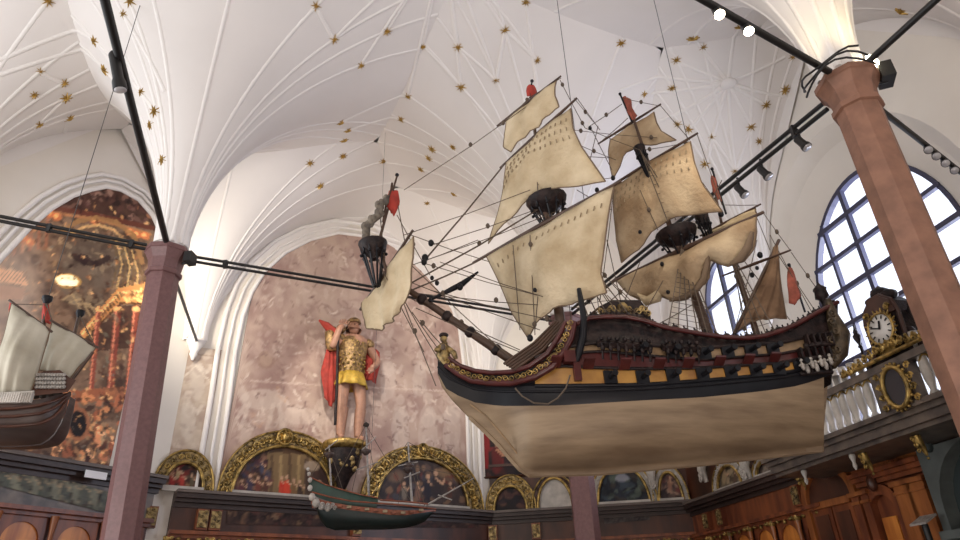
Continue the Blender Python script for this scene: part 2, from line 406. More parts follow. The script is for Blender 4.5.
for key, lst in STARS.items():
    for (px, py) in lst:
        p = hitvault(px, py)
        if p.z > TOP or p.y > 18: print('star miss', px, py, p); continue
        i = near(p.x, p.y); ang = math.atan2(p.y-supports[i][1], p.x-supports[i][0])
        ribs.setdefault(i, []).append(ang)
        n_ = surfn(p.x, p.y); t_ = n_.orthogonal().normalized(); b_ = n_.cross(t_)
        size = .088+.014*((px*7+py) % 3)
        vs = []; nn = 16
        for k in range(nn):
            r = size if k % 2 == 0 else size*.33; an = 2*math.pi*k/nn+px
            vs.append((math.cos(an)*r, math.sin(an)*r))
        ms = MB(); base = [p+n_*.012+t_*x+b_*y for x, y in vs]
        bk = [p-n_*.03+t_*x+b_*y for x, y in vs]
        ms.add(base+[p+n_*.055], [(k, (k+1) % nn, nn) for k in range(nn)], False)
        ms.add(base+bk, [(k, (k+1) % nn, nn+(k+1) % nn, nn+k) for k in range(nn)], False)
        o = ms.build('gilded_star', M['star']); tag(o, LAB[key], 'star', 'gilded stars on the '+key+' vault')

# ---- ribs running down from the vault to the supports, and ridge ribs draped on it
def rib_between(mbx, x0, y0, x1, y1, r=.042, n=16):
    pts = []
    for k in range(n+1):
        x = x0+(x1-x0)*k/n; y = y0+(y1-y0)*k/n; pts.append(V(x, y, vaultz(x, y))-surfn(x, y)*.02)
    mbx.tube(pts, r, 6, False)
for i, s_ in enumerate(supports):
    angs = list(ribs.get(i, []))
    if i in (0, 1, 2, 3): base = [2*math.pi*k/11+.1 for k in range(11)]
    else: base = [2*math.pi*k/10+.2 for k in range(10)]
    for b_ in base:
        if all(abs((b_-a+math.pi) % (2*math.pi)-math.pi) > .19 for a in angs): angs.append(b_)
    keep = []
    for a in angs:
        if all(abs((a-k+math.pi) % (2*math.pi)-math.pi) > .10 for k in keep): keep.append(a)
    mr = MB(); cnt = 0
    for a in keep:
        R = reach(i, a)
        if R < .5: continue
        st = RI*.95; pts = []
        for k in range(25):
            r = st+(R-st)*(k/24)**1.6; sl = (vz(r+.01)-vz(r-.01))/.02; nn = Vector((math.cos(a)*sl, math.sin(a)*sl, -1)).normalized(); pts.append(V(s_[0]+math.cos(a)*r, s_[1]+math.sin(a)*r, vz(r))-nn*.024)
        mr.tube(pts, [.042]*25, 6, False); cnt += 1
    if cnt: mr.build('vault_ribs', M['rib'], ceil)
mr = MB()
ap = hitvault(728, 82)
for (px, py) in [(651,94),(672,60),(693,40),(740,28),(785,57),(800,97),(767,105),(752,128),(735,171),(705,166),(688,130),(660,120),(620,90)]:
    q = hitvault(px, py); rib_between(mr, ap.x, ap.y, q.x, q.y, .042)
ctr = ((C1[0]+C2[0]+C3[0]+C4[0])/4, (C1[1]+C2[1]+C3[1]+C4[1])/4)
for (px, py) in [(361,65),(408,96),(387,31),(423,46),(461,87),(458,47),(496,80),(505,30),(537,60),(334,39)]:
    q = hitvault(px, py); rib_between(mr, ctr[0], ctr[1], q.x, q.y, .042, 24)
for a_, b_ in [((334,39),(316,6)),((423,46),(461,87)),((461,87),(512,150)),((496,80),(505,30)),((458,47),(496,80)),((537,60),(505,30)),((341,122),(408,96)),((348,130),(401,119)),
               ((39,124),(66,98)),((60,149),(69,118)),((0,60),(95,41)),((0,75),(105,70)),((40,71),(64,83)),((705,166),(712,137)),((712,137),(735,171)),((735,171),(751,127)),((759,141),(766,105)),((95,41),(155,111)),((124,14),(165,90))]:
    p = hitvault(*a_); q = hitvault(*b_)
    if p.z < TOP and q.z < TOP: rib_between(mr, p.x, p.y, q.x, q.y, .042)
mr.build('ridge_ribs', M['rib'], ceil)
mr = MB(); mr.plate([P2(-2.2, -.7), P2(-2.2, 3.5), P2(1.9, 3.5), P2(1.9, -.7)], [], lambda a, b, o: V(a, b, TOP+.02+o), 0, .2); mr.build('vault_gap_cover', M['plaster'], ceil)  # unseen cover added above the vault to block sky through its gaps
MB().lathe([(.02, 0), (.13, .02), (.15, .06), (.1, .12)], ap-ZZ*.1, 12).build('boss', M['rib'], ceil)

# ================================================================ COLUMNS
def column(c, label, capmat, shaftmat, r=.215, lean=(0, 0)):
    o = thing('stone_column', (c[0], c[1], 0), label, 'column')
    rot = math.pi/8
    m_ = MB(); m_.lathe([(r, .45), (r, ZC-.42)], (c[0], c[1], 0), 8, rot=rot, smooth=False)
    for v in m_.v: v.x += lean[0]*(1-v.z/(ZC-.42)); v.y += lean[1]*(1-v.z/(ZC-.42))     # foot shifted so the shaft follows the wide-lens lean
    m_.build('shaft', shaftmat, o)
    MB().lathe([(r*1.5, 0), (r*1.5, .25), (r*1.25, .3), (r*1.2, .4), (r, .45)], (c[0]+lean[0], c[1]+lean[1], 0), 8, rot=rot, smooth=False).build('base', shaftmat, o)
    MB().lathe([(r*1.0, ZC-.46), (r*1.15, ZC-.45), (r*1.15, ZC-.39), (r*1.02, ZC-.37), (r*1.12, ZC-.22), (r*1.42, ZC-.1), (r*1.5, ZC-.09), (r*1.5, ZC-.03), (r*1.3, ZC)], (c[0], c[1], 0), 8, rot=rot, smooth=False).build('capital', capmat, o)
    return o
column(C1, 'red granite column left of the relief wall, beside the large arched painting', M['granite'], M['granite'], lean=(.33, 0))
column(C2, 'leaning-looking pink granite column with a lit capital in front of the window', M['graniteL'], M['graniteL'])
column(C3, 'pink granite column seen only below the big model ship', M['granite'], M['granite'])

# corbels where the vault lands on the walls
for nm, (x, y), w_ in (('a', A, wN), ('b', B, wN2), ('e', E2, wE)):
    n_ = (wN.n+wNW.n).normalized() if nm == 'a' else ((wN.n+wN2.n).normalized() if nm == 'b' else wE.n)
    m_ = MB().lathe([(.02, -.40), (.05, -.33), (.08, -.28), (.065, -.24), (.13, -.12), (.18, -.04), (.19, 0), (.16, .03)], V(x, y, ZC)+n_*.13, 8)
    tag(m_.build('vault_corbel', M['rib']), {'a': 'white moulded corbel where the tie rod meets the wall left of the relief', 'b': 'white moulded corbel between relief wall and portraits', 'e': 'white moulded corbel between the two tall windows'}[nm], 'corbel')

# ================================================================ TIE RODS AND LAMP TRACKS
def onto(P, Q, px):
    """point of the segment P-Q that shows at picture column px"""
    best = min((k/400 for k in range(401)), key=lambda t: abs(proj(P.lerp(Q, t))[0]-px)); return P.lerp(Q, best)
def rail(P, Q, label, r=.035, double=.0, name='lamp_track', sag=0, mt=None):
    o = thing(name, P, label, 'rail')
    if double:
        MB().tube([P+ZZ*double, Q+ZZ*double], r, 6).build('upper_rod', mt or M['steel'], o)
        MB().tube([P-ZZ*double, Q-ZZ*double], r, 6).build('lower_rod', mt or M['steel'], o)
        for k in (.08, .5, .9): MB().box(P.lerp(Q, k), (.03, 0, 0), (0, .03, 0), (0, 0, double+r)).build('clamp', M['steel'], o)
    else: MB().tube([P, Q], r, 6).build('rod', mt or M['steel'], o)
    return o
def cap(c, q, rr=.3, dz=-.02):
    d = (Vector((q[0], q[1], 0))-Vector((c[0], c[1], 0))).normalized(); return V(c[0], c[1], ZC+dz)+d*rr
c1c4 = (cap(C1, C4), cap(C4, C1)); rail(*c1c4, 'black lamp track rising from the left column to the top of the picture', .045)
W0h = atz(-60, 207, ZC)
rail(cap(C1, W0h), W0h, 'black double tie rod crossing in front of the large arched painting', .025, .035, 'tie_rod')
rail(cap(C1, C3, .3, -.08), cap(C3, C1, .3, -.08), 'black double tie rod running from left column behind the bowsprit', .022, .04, 'tie_rod')
rail(cap(C1, A, .28, -.1), V(A[0], A[1], ZC-.05)+(wN.n+wNW.n).normalized()*.2, 'thin grey tie rod from left column to white corbel', .028, 0, 'tie_rod', mt=M['steelg'])
c2c4 = (cap(C2, C4), cap(C4, C2)); rail(*c2c4, 'black lamp track with two lit spotlights at the top of the picture', .04)
c2c3 = (cap(C2, C3, .3, -.1), cap(C3, C2)); rail(*c2c3, 'thick black lamp track running down behind the sails to the ship', .028, .05)
S5 = atz(932, 2, ZC); s5e = V(C2[0], C2[1], ZC)+(S5-V(C2[0], C2[1], ZC))*3
rail(cap(C2, s5e), s5e, 'black tie rod from lit capital to upper right corner', .035, 0, 'tie_rod')
e5 = atz(962, 173, ZC); e5b = V(C2[0], C2[1], ZC)+(e5-V(C2[0], C2[1], ZC))*1.1
rail(cap(C2, e5b, .3, -.05), e5b, 'black lamp track right of the pink column carrying clustered spotlights', .035)

def lamp(P, d, label, L=.26, r=.06, lit=False, group=None, stem=.16):
    o = thing('spotlight', P, label, 'spotlight', group); d = Vector(d).normalized()
    X = d.orthogonal().normalized(); Y = d.cross(X); c = P-ZZ*stem
    MB().tube([P, c], .015, 6).build('bracket', M['steel'], o)
    MB().lathe([(r*.5, -L*.5), (r*.9, -L*.42), (r*.9, L*.2), (r*1.15, L*.3), (r*1.2, L*.5)], c, 12, (X, Y, d)).build('housing', M['steel'], o)
    MB().lathe([(.001, L*.49), (r*1.05, L*.495), (r*1.05, L*.515), (.001, L*.52)], c, 12, (X, Y, d)).build('lens', M['bulb'] if lit else M['lens'], o)
    return c+d*(L*.55)
PL = onto(*c1c4, 128)
lamp(onto(*c1c4, 120), (.25, .3, -1), 'black cylindrical spotlight hanging along the track above left column', .42, .055, stem=.14)
lamp(onto(*c2c3, 797), (.3, -.3, -1), 'upper of two dark spotlights under the track left of pink column', .2, .05, stem=.2)
lamp(onto(*c2c3, 760), (.3, -.3, -1), 'lower of two dark spotlights under the track left of pink column', .2, .05, stem=.2)
lamp(onto(*c2c3, 737), (.3, -.3, -1), 'lowest dark spotlight under the thick track, just above the mizzen pennant', .2, .05, stem=.2)
lp1 = onto(*c2c4, 716); lp2 = onto(*c2c4, 745)
b1 = lamp(lp1, (-.05, -.35, -.9), 'lit spotlight on the top track, farther from the column', .16, .045, True, stem=.06)
b2 = lamp(lp2, (-.05, -.35, -.9), 'lit spotlight on the top track, closer to the column', .16, .045, True, stem=.06)
for i, px in enumerate((926, 934, 943, 952)):
    CL = ('first', 'second', 'third', 'last')[i]
    lamp(onto(cap(C2, e5b), e5b, px), (-.4, -.5, -.7), CL+' small glass-fronted spotlight from the pink column on the right track', .14, .045, group='clustered spotlights on the right track', stem=.06)
# floodlight boxes clamped to the capitals
def flood(c, d, label, s=.13, dz=-.12, rr=.36):
    d = Vector(d).normalized(); P = V(c[0], c[1], ZC+dz)+d*rr; X = ZZ.cross(d).normalized()
    o = thing('floodlight', P, label, 'floodlight')
    MB().box(P, d*s*.6, X*s, ZZ*s*.9).build('housing', M['steel'], o)
    MB().tube([P-ZZ*s*.8, P-ZZ*s*.8-d*(rr-.25)], .02, 6).build('bracket', M['steel'], o)
flood(C2, (1, -.35, 0), 'black floodlight box on the right side of the lit capital', .11, -.06)
flood(C1, (1, -.1, 0), 'black floodlight box under the tie rod at the left capital', .09, -.18, .36)
# uplight tubes lying on the lit capital
for i, (a0, a1, lb) in enumerate(((-1.25, -.5, 'glowing uplight tube lying on the front of the right capital'),)):
    pts = [V(C2[0]+math.cos(a0+(a1-a0)*k/6)*.31, C2[1]+math.sin(a0+(a1-a0)*k/6)*.31, ZC+.03) for k in range(7)]
    tag(MB().tube(pts, .028, 8).build('uplight_tube', M['glow']), lb, 'lamp')
c2v = V(C2[0], C2[1], ZC)
spot('uplight_front', c2v+V(.0, -.42, .05), c2v+V(-.25, -1.0, 3.2), 26, (1, .80, .42), 100, .8, .1)
spot('uplight_side', c2v+V(-.40, -.15, .05), c2v+V(-.9, -.6, 3.2), 20, (1, .80, .42), 90, .8, .1)
spot('track_spot_1', b1, b1+V(-.3, .8, -1.0), 60, (1, .88, .7), 80)
spot('track_spot_2', b2, b2+V(-.2, .9, -1.0), 60, (1, .88, .7), 80)
m_ = MB()
for k in range(3):
    pts = [c2v+V(math.cos(a)*.36-.12, math.sin(a)*.36-.1, -.02-.06*k+.05*math.sin(a*3+k)) for a in [2.3+j*.28+k*.2 for j in range(10)]]
    m_.tube(pts, .012, 5)
tag(m_.build('power_cable', M['steel']), 'black cable looped round the lit capital', 'cable')
# ================================================================ THE BIG MODEL SHIP
AX = Vector((-math.cos(math.radians(8)), -math.sin(math.radians(8)), 0))       # towards the bow
SN = Vector((AX.y, -AX.x, 0)); SN = SN if SN.y < 0 else -SN                     # towards the viewer (port side)
S0 = aty(640, 400, 1.14*U)
def sp(px, py, off=0.0): return onplane(px, py, S0+SN*off, SN)                  # a point of the plane `off` to port of the keel
ship = thing('model_ship', sp(640, 474), 'large three-masted model sailing ship with cream sails and pale underbody, hung from the vault', 'model ship')
KEEL = [(438,374),(442,386),(450,397),(470,418),(486,433),(500,447),(510,459),(520,470),(529,476),(600,474),(700,465),(822,451)]
WAT = [(438,373),(446,388),(458,395),(475,402),(500,405.5),(560,405),(640,400),(700,397),(760,391),(800,385),(832,374)]
WALE = [(438,364),(450,374),(475,384),(500,386),(560,386),(640,385),(700,381),(780,374),(832,363)]
STR1 = [(438,362),(450,370),(475,377),(500,377),(560,366),(600,368),(640,369),(700,368),(780,363),(832,353)]
MIDB = [(438,361),(475,376),(500,375),(560,355),(600,351),(640,355),(700,360),(780,354),(832,344)]
STR2 = [(438,360),(450,368),(475,374),(500,373),(560,348),(600,342),(640,345),(700,348),(780,343),(832,332)]
RAIL = [(438,356),(450,365),(475,371),(500,371),(530,366),(550,357),(562,342),(575,325),(590,318),(615,316),(640,318),(652,325),(700,334),(740,339),(765,336),(790,328),(815,314),(838,302)]
BW = [(438,.02),(470,.05),(490,.10),(505,.18),(520,.26),(540,.33),(570,.40),(620,.44),(700,.44),(780,.38),(832,.28)]
def bw(px): return smoothtab(BW, px)
pxs = [438,442,446,452,458,466,475,485,495,505,515,525,535,545,555,565,575,590,605,625,645,665,685,705,725,745,765,780,795,808,820,832]
def strip(name, fn_rows, mt, xs=pxs, parent=ship, solid=0):
    """fn_rows(px) -> list of (py, half breadth); port and starboard skins of one band of planking"""
    m_ = MB(); rows = [fn_rows(x) for x in xs]; k = len(rows[0])
    for sgn in (1, -1):
        vs = []
        for x, rw in zip(xs, rows):
            for (py, b) in rw:
                p = sp(x, py, b); 
                if sgn < 0: p = p-SN*2*b
                vs.append(p)
        m_.add(vs, [(i*k+j, (i+1)*k+j, (i+1)*k+j+1, i*k+j+1) for i in range(len(xs)-1) for j in range(k-1)])
    return m_.build(name, mt, parent, solid)
def bottom(px):
    kx = smoothtab(KEEL, px) if px > 535 else interp(KEEL, px); wy = interp(WAT, px); b = bw(px); r = []
    for t, f in ((0, .06), (.06, .07), (.10, .20), (.22, .55), (.42, .80), (.65, .94), (.85, .99), (1, 1.0)):
        if px < 520: f = t**1.3*1.0 if t > 0 else .02
        r.append((kx+(wy-kx)*t, max(.012, b*f)))
    return r
xsb = [x for x in pxs if x < 825]+[824]
strip('underbody', bottom, M['hullw'], xsb)
# keel and stem timber, deadwood under the stern
m_ = MB()
m_.tube([sp(x, y-1) for x, y in KEEL[3:]]+[sp(823, 450)], .022, 4); m_.build('keel', M['hullw'], ship)
m_ = MB(); ko = [(822, 452), (806, 452), (803, 420), (812, 390), (828, 382)]
m_.plate([(a, b) for a, b in ko], [], lambda a, b, o: sp(a, b, o), -.03, .03); m_.build('rudder', M['hullw'], ship)
m_ = MB(); m_.tube([sp(470, 404, .10), sp(485, 415, .11), sp(500, 432, .10), sp(512, 447, .07), sp(524, 462, .03)], .008, 4); m_.build('bow_seam', M['palegold'], ship)
strip('wale', lambda x: [(interp(WAT, x)+.5, bw(x)*1.0), ((interp(WAT, x)*.6+interp(WALE, x)*.4), bw(x)*1.04), (interp(WALE, x), bw(x)*1.03)], M['black'])
for f, r in ((.72, .012),):
    for sg in (1,):
        m_ = MB(); m_.tube([sp(x, interp(WAT, x)*(1-f)+interp(WALE, x)*f, bw(x)*1.05) for x in pxs], r, 5); m_.build('wale_rail', M['black'], ship)
xh = [x for x in pxs if x >= 535]
strip('gun_deck_planking', lambda x: [(interp(WALE, x), bw(x)*1.02), (interp(STR1, x), bw(x)*1.0)], M['ochre'], xh)
strip('middle_band', lambda x: [(interp(STR1, x)+.3, bw(x)*1.015), (interp(MIDB, x)*.5+interp(STR1, x)*.5, bw(x)*1.01), (interp(MIDB, x), bw(x)*1.0)], M['hullred'], xh)
strip('upper_deck_planking', lambda x: [(interp(MIDB, x), bw(x)*.995), (interp(STR2, x), bw(x)*.97)], M['palegold'], xh)
xr = [x for x in pxs if x >= 560]+[838]
strip('bulwark', lambda x: [(interp(STR2, x)+.3, bw(x)*.98), (interp(STR2, x)*.5+interp(RAIL, x)*.5, bw(x)*.94), (interp(RAIL, x), bw(x)*.9)], M['hullcarve'], xr)
strip('beakhead', lambda x: [(interp(WALE, x)+.3, bw(x)*1.0), (interp(WALE, x)*.4+interp(RAIL, x)*.6, bw(x)*.9), (interp(RAIL, x), bw(x)*.8)], M['black'], [x for x in pxs if x <= 565])
for tab, mt, r in ((WALE, 'black', .018), (STR1, 'hullcarve', .016), (MIDB, 'hullcarve', .014), (STR2, 'hullcarve', .018), (RAIL, 'hullred', .022)):
    m_ = MB(); m_.tube([sp(x, interp(tab, x), bw(x)*1.02) for x in (xh if tab is not RAIL else xr)], r, 5); m_.build('rail', M[mt], ship)
# deck, transom
m_ = MB(); vs = []
for x in xr:
    y = interp(STR2, x)*.5+interp(RAIL, x)*.5; p = sp(x, y, bw(x)*.92); vs += [p, p-SN*2*bw(x)*.92]
m_.add(vs, [(2*i, 2*i+1, 2*i+3, 2*i+2) for i in range(len(xr)-1)], False); m_.build('deck', M['spar'], ship)
m_ = MB(); ys = [384, 374, 363, 352, 336, 318, 300]
vs = []
for y in ys:
    b = bw(832)*(1 if y < 380 else .6); p = sp(834 if y < 360 else 831, y, b); vs += [p, p-SN*2*b]
m_.add(vs, [(2*i, 2*i+1, 2*i+3, 2*i+2) for i in range(len(ys)-1)], False); m_.build('transom', M['hullcarve'], ship, .02)

# carved work: head rails, quarter gallery, rail ornaments
def scroll(mb_, c, X, Y, r, rt, turns=1.4, n=12, sg=1):
    pts = [c+X*(math.cos(2*math.pi*turns*k/n)*r*(1-k/n*.75))+Y*(sg*math.sin(2*math.pi*turns*k/n)*r*(1-k/n*.75)) for k in range(n+1)]
    mb_.tube(pts, rt, 4)
HR = [(446,364),(456,372),(470,380),(490,383),(512,383),(535,377),(552,367),(564,352),(571,338),(574,322)]
HR2 = [(448,358),(460,366),(475,371),(492,373),(512,372),(530,366),(547,354),(558,338),(566,322)]
hr = MB(); hr.tube([sp(x, y, bw(x)+.05) for x, y in HR], .03, 6); hr.tube([sp(x, y, bw(x)+.05) for x, y in HR2], .022, 6)
hro = hr.build('head_rail', M['hullred'], ship)
m_ = MB()
for i in range(26):
    x, y = polyat(HR, i/25); x2, y2 = polyat(HR2, i/25); f = .45; q = sp(x*(1-f)+x2*f, y*(1-f)+y2*f, bw(x)+.085); scroll(m_, q, AX, ZZ, .028, .0045, sg=(-1)**i)
m_.build('gilt_scrollwork', M['gold'], hro)
m_ = MB()
for i in range(14):
    x = 520+i*4; y = interp(RAIL, x); q = sp(x, y, .2); m_.tube([q, sp(x+28, y-22, .25)], .010, 4)
for k in range(5):
    m_.tube([sp(514-k*2.5, 370-k*1.5, .3-k*.035), sp(543-k*2.5, 350-k*1.5, .3-k*.035), sp(566-k*2.5, 324-k*.6, .3-k*.035)], .014, 5)
m_.build('head_lattice', M['spar'], ship)
m_ = MB()
for i in range(46):
    x = 592+i*5.2; 
    if 652 < x < 740 and i % 2: continue
    y = interp(RAIL, x)-1.5+random.random()*2; q = sp(x, y, bw(x)*.93); m_.ball(q, (.03+.012*random.random(), .02, .035), 6, seg=5); m_.tube([q, q+ZZ*.05+AX*.01], .008, 4)
m_.build('rail_carvings', M['hullcarve'], ship)
m_ = MB()
for i in range(16):
    x = 600+i*3.2; q = sp(x, 311+3*math.sin(i*1.3), .36); scroll(m_, q, AX, ZZ, .035, .007, sg=(-1)**i)
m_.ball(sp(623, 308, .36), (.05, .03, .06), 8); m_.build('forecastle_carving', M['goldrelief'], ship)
m_ = MB()
m_.plate([(598, 322), (600, 306), (612, 300), (640, 300), (650, 312), (652, 325)], [], lambda a, b, o: sp(a, b, .34+o), -.02, 0); m_.build('forecastle_bulkhead', M['hullcarve'], ship)
# stern: rail of the poop, figures, quarter gallery, lantern figure
qg = MB()
for r_, (x0, x1) in enumerate(((800, 832), (797, 833), (804, 834))):
    y0 = 374-r_*14; a, b = sp(x0, y0, bw(x0)+.02), sp(x1, y0-2, bw(x1)+.10); qg.tube([a, a.lerp(b, .5)+SN*.03, b], .022, 6)
    for i in range(5):
        c = a.lerp(b, (i+.5)/5)+SN*.02+ZZ*.05; qg.box(c, AX*.008, SN*.03, ZZ*.05)
qo = qg.build('quarter_gallery', M['hullcarve'], ship)
m_ = MB()
for i in range(7):
    c = sp(803+i*4.6, 366-i*.9+4*((i % 2)), bw(805)+.10); m_.ball(c, (.022, .022, .042), 6, seg=5); m_.ball(c+ZZ*.05, .018, 6, seg=4); m_.tube([c+ZZ*.02, c+AX*.035+ZZ*.0], .008, 4)
m_.build('gallery_figures', M['grey'], qo)
m_ = MB()
m_.tube([sp(830, 366, .3), sp(838, 352, .34), sp(840, 334, .34), sp(833, 318, .3), sp(828, 300, .26)], [.05, .085, .09, .06, .03], 8)
for i in range(6): scroll(m_, sp(836+random.uniform(-5, 4), 358-i*9, .42), AX, ZZ, .04, .010, sg=(-1)**i)
m_.build('stern_figure', M['bronze'], ship)
m_ = MB(); q = sp(823, 300, 0); m_.lathe([(.02, -.1), (.03, 0), (.07, .03), (.06, .1), (.07, .12), (.02, .17), (.01, .2)], q, 8); m_.build('stern_lantern', M['hullcarve'], ship)
# guns and port lids
for (row, y0f, xs_, mt) in ((1, lambda x: interp(STR1, x)*.45+interp(WALE, x)*.55, [610, 642, 672, 702, 730, 755, 778, 798], 'black'), (2, lambda x: interp(MIDB, x)*.5+interp(STR2, x)*.5, [640, 672, 704, 727, 750, 772], 'black')):
    for x in xs_:
        p = sp(x, y0f(x), bw(x)*1.0)
        MB().box(p+SN*.012, AX*.055, SN*.012, ZZ*.055).build('gun_port', M['black'], ship)
        o = MB().tube([p-SN*.05, p+SN*.10+ZZ*-.005, p+SN*.13-ZZ*.006, p+SN*.15-ZZ*.007], [.022, .020, .028, .026], 8).build('gun', M[mt], ship)
for x in (565, 598, 634, 668, 697, 728, 757, 783):
    p = sp(x-10, interp(STR1, x)+1, bw(x)*1.03)
    MB().box(p+SN*.045+ZZ*.035, AX*.045, SN*.05+ZZ*.03, (ZZ*.008)).build('gun_port_lid', M['hullred'], ship)
# channels with deadeyes below the shrouds
for (xa, xb) in ((597, 652), (662, 700)):
    m_ = MB(); a, b = sp(xa, interp(STR2, xa)+1, bw(xa)+.05), sp(xb, interp(STR2, xb)+1, bw(xb)+.05)
    m_.tube([a, b], .035, 4)
    n = int((xb-xa)/7)
    for i in range(n):
        c = a.lerp(b, (i+.5)/n)+SN*.03; m_.ball(c+ZZ*.04, .022, 6, seg=4); m_.tube([c, c-ZZ*.14-SN*.03], .009, 4); m_.ball(c-ZZ*.05, (.02, .02, .03), 5, seg=4)
    m_.build('chain_channel', M['hullcarve'], ship)
# cathead and its timber, anchor-like loop of rope
MB().tube([sp(579, 289, .42), sp(581, 300, .44), sp(584, 318, .45), sp(583, 336, .45), sp(579, 352, .44), sp(575, 364, .42)], [.022, .026, .03, .034, .034, .03], 7).build('cathead', M['black'], ship)
m_ = MB(); m_.box(sp(569, 357, .44), AX*.05, SN*.03, ZZ*.05); m_.box(sp(577, 372, .42), AX*.03, SN*.03, ZZ*.08); m_.build('bow_port', M['hullred'], ship)
MB().tube([sp(x, y, .47) for x, y in ((515,388),(522,396),(534,403),(548,404),(558,398),(566,388),(570,375))], .007, 4).build('anchor_cable', M['rope'], ship)
# figurehead: a gilt figure with spread arms above the stem
m_ = MB()
fb = sp(447, 364); ft = sp(446, 342)
m_.tube([fb, fb.lerp(ft, .35)+AX*.03, fb.lerp(ft, .7)+AX*.04, ft], [.045, .065, .055, .022], 10)
m_.ball(ft+ZZ*.03+AX*.02, (.034, .03, .04), 8); m_.tube([fb.lerp(ft, .75), fb.lerp(ft, .5)+AX*.07+SN*.05, fb.lerp(ft, .6)+AX*.10+SN*.03], [.03, .025, .02], 6)
m_.tube([fb.lerp(ft, .75), fb.lerp(ft, .4)-AX*.06+SN*.06, fb.lerp(ft, .15)-AX*.08+SN*.04], [.03, .028, .02], 6)
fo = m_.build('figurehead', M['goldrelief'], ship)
MB().ball(ft+ZZ*.065+AX*.02, (.045, .04, .025), 8).build('hat', M['hullcarve'], fo)

# ---------------- spars
def spar(name, a, b, r0, r1, off=0.0, mt='spar', parent=ship, offb=None):
    p, q = sp(*a, off), sp(*b, off if offb is None else offb)
    return MB().tube([p, p.lerp(q, .5), q], [r0, (r0+r1)/2, r1], 8).build(name, M[mt], parent)
bs = spar('bowsprit', (520, 366), (404, 287), .048, .030)
for t in (.2, .42, .62, .84):
    MB().ball(sp(520, 366).lerp(sp(404, 287), t), .055, 8, seg=5).build('lashing', M['hullcarve'], bs)
FM, FMT = (562, 335), (530, 92)
mf_ = spar('foremast', FM, (545, 205), .05, .038); spar('topmast', (545, 212), FMT, .03, .012)
mm_ = spar('mainmast', (712, 345), (676, 240), .055, .04); spar('topmast', (678, 250), (627, 100), .032, .012)
mz_ = spar('mizzenmast', (757, 335), (722, 225), .035, .022); spar('topmast', (724, 235), (712, 178), .018, .01)
spar('sprit_topmast', (390, 282), (376, 238), .020, .016); spar('sprit_topmast', (378, 245), (397, 176), .016, .010)
def top(c, r, name='fighting_top'):
    q = sp(*c); tilt = (Vector((0, 0, 1))+AX*.12).normalized(); X = AX; Y = tilt.cross(X).normalized(); X = Y.cross(tilt)
    o = MB().lathe([(r*.25, -.14), (r*.55, -.08), (r*.95, -.03), (r, 0), (r*1.08, .03), (r*1.08, .045), (r*.9, .045), (r*.85, .01)], q, 16, (X, Y, tilt)).build(name, M['hullcarve'], ship)
    m_ = MB()
    for k in range(10):
        an = 2*math.pi*k/10; a = q+X*(math.cos(an)*r*.9)+Y*(math.sin(an)*r*.9)-tilt*.02; m_.tube([a, q-tilt*.42+(a-q)*.25], .009, 4); m_.ball(a-tilt*.07, .018, 5, seg=4)
    m_.build('futtock_shrouds', M['black'], o)
top((547, 203), .20); top((677, 236), .20); top((373, 247), .13); top((702, 218), .07); top((640, 150), .06); top((724, 236), .06)
# ---------------- yards and sails, braced round
BR = math.radians(44)
YE = Vector((math.cos(BR), -math.sin(BR), 0)); YN = Vector((YE.y, -YE.x, 0)); YN = YN if YN.y < 0 else -YN
def yp(mast, px, py, off=0.0): return onplane(px, py, sp(*mast)+YN*(.06+off), YN)
def yard(mast, a, b, r=.022, off=0.0):
    p, q = yp(mast, *a, off), yp(mast, *b, off); return MB().tube([p, p.lerp(q, .5), q], [r*.55, r, r*.55], 7).build('yard', M['spar'], ship)
def sailmesh(P, edges, belly, nu=18, nv=16, name='sail', mt='sail', wr=.016, hem=True, N_=None, parent=ship, ph=0):
    """edges: top (left to right), right (top to bottom), bottom (left to right), left (top to bottom), all in picture points; P maps one to space"""
    T, Rr, Bb, Ll = edges; c00, c10, c01, c11 = T[0], T[-1], Bb[0], Bb[-1]; N_ = N_ or YN
    def fn(u, v):
        t, b, l, r = polyat(T, u), polyat(Bb, u), polyat(Ll, v), polyat(Rr, v)
        x, y = [(1-v)*t[i]+v*b[i]+(1-u)*l[i]+u*r[i]-((1-u)*(1-v)*c00[i]+u*(1-v)*c10[i]+(1-u)*v*c01[i]+u*v*c11[i]) for i in (0, 1)]
        w_ = belly*math.sin(math.pi*min(1, max(0, u)))**.8*math.sin(math.pi*min(1, v*.9+.02))**.9
        w_ += wr*math.sin(u*23+ph+v*3)*math.sin(math.pi*u)*(.3+v) + wr*.6*math.sin(u*9-v*7+ph)
        return P(x, y)+N_*w_
    o = MB().grid(fn, nu, nv).build(name, M[mt], parent, .006)
    if hem:
        m_ = MB()
        for e in ([fn(0, k/16) for k in range(17)], [fn(1, k/16) for k in range(17)], [fn(k/16, 1) for k in range(17)]): m_.tube(e, .008, 4)
        m_.build('bolt_rope', M['sailhem'], o)
    return o, fn
def reefs(o, fn, rows, n, v0, v1, u0=.06, u1=.94, L=.045):
    m_ = MB()
    for r in range(rows):
        for k in range(n):
            u = u0+(u1-u0)*k/(n-1); v = v0+(v1-v0)*r/max(1, rows-1); p = fn(u, v)+YN*.012; q = fn(u, min(1, v+L))+YN*.014; m_.tube([p, q], .006, 4)
    m_.build('reef_points', M['reef'], o)
f_ = lambda x, y: yp((545, 205), x, y)
yard((545, 205), (497, 126), (561, 76), .018); yard((545, 205), (500, 168), (577, 98), .022); yard((545, 205), (473, 263), (621, 181), .028)
o, fn = sailmesh(f_, ([(507,120),(530,101),(556,81)], [(556,81),(555,96),(559,107)], [(511,152),(522,140),(538,127),(559,107)], [(507,120),(504,134),(504,148),(511,152)]), .06, name='topgallant_sail', ph=1)
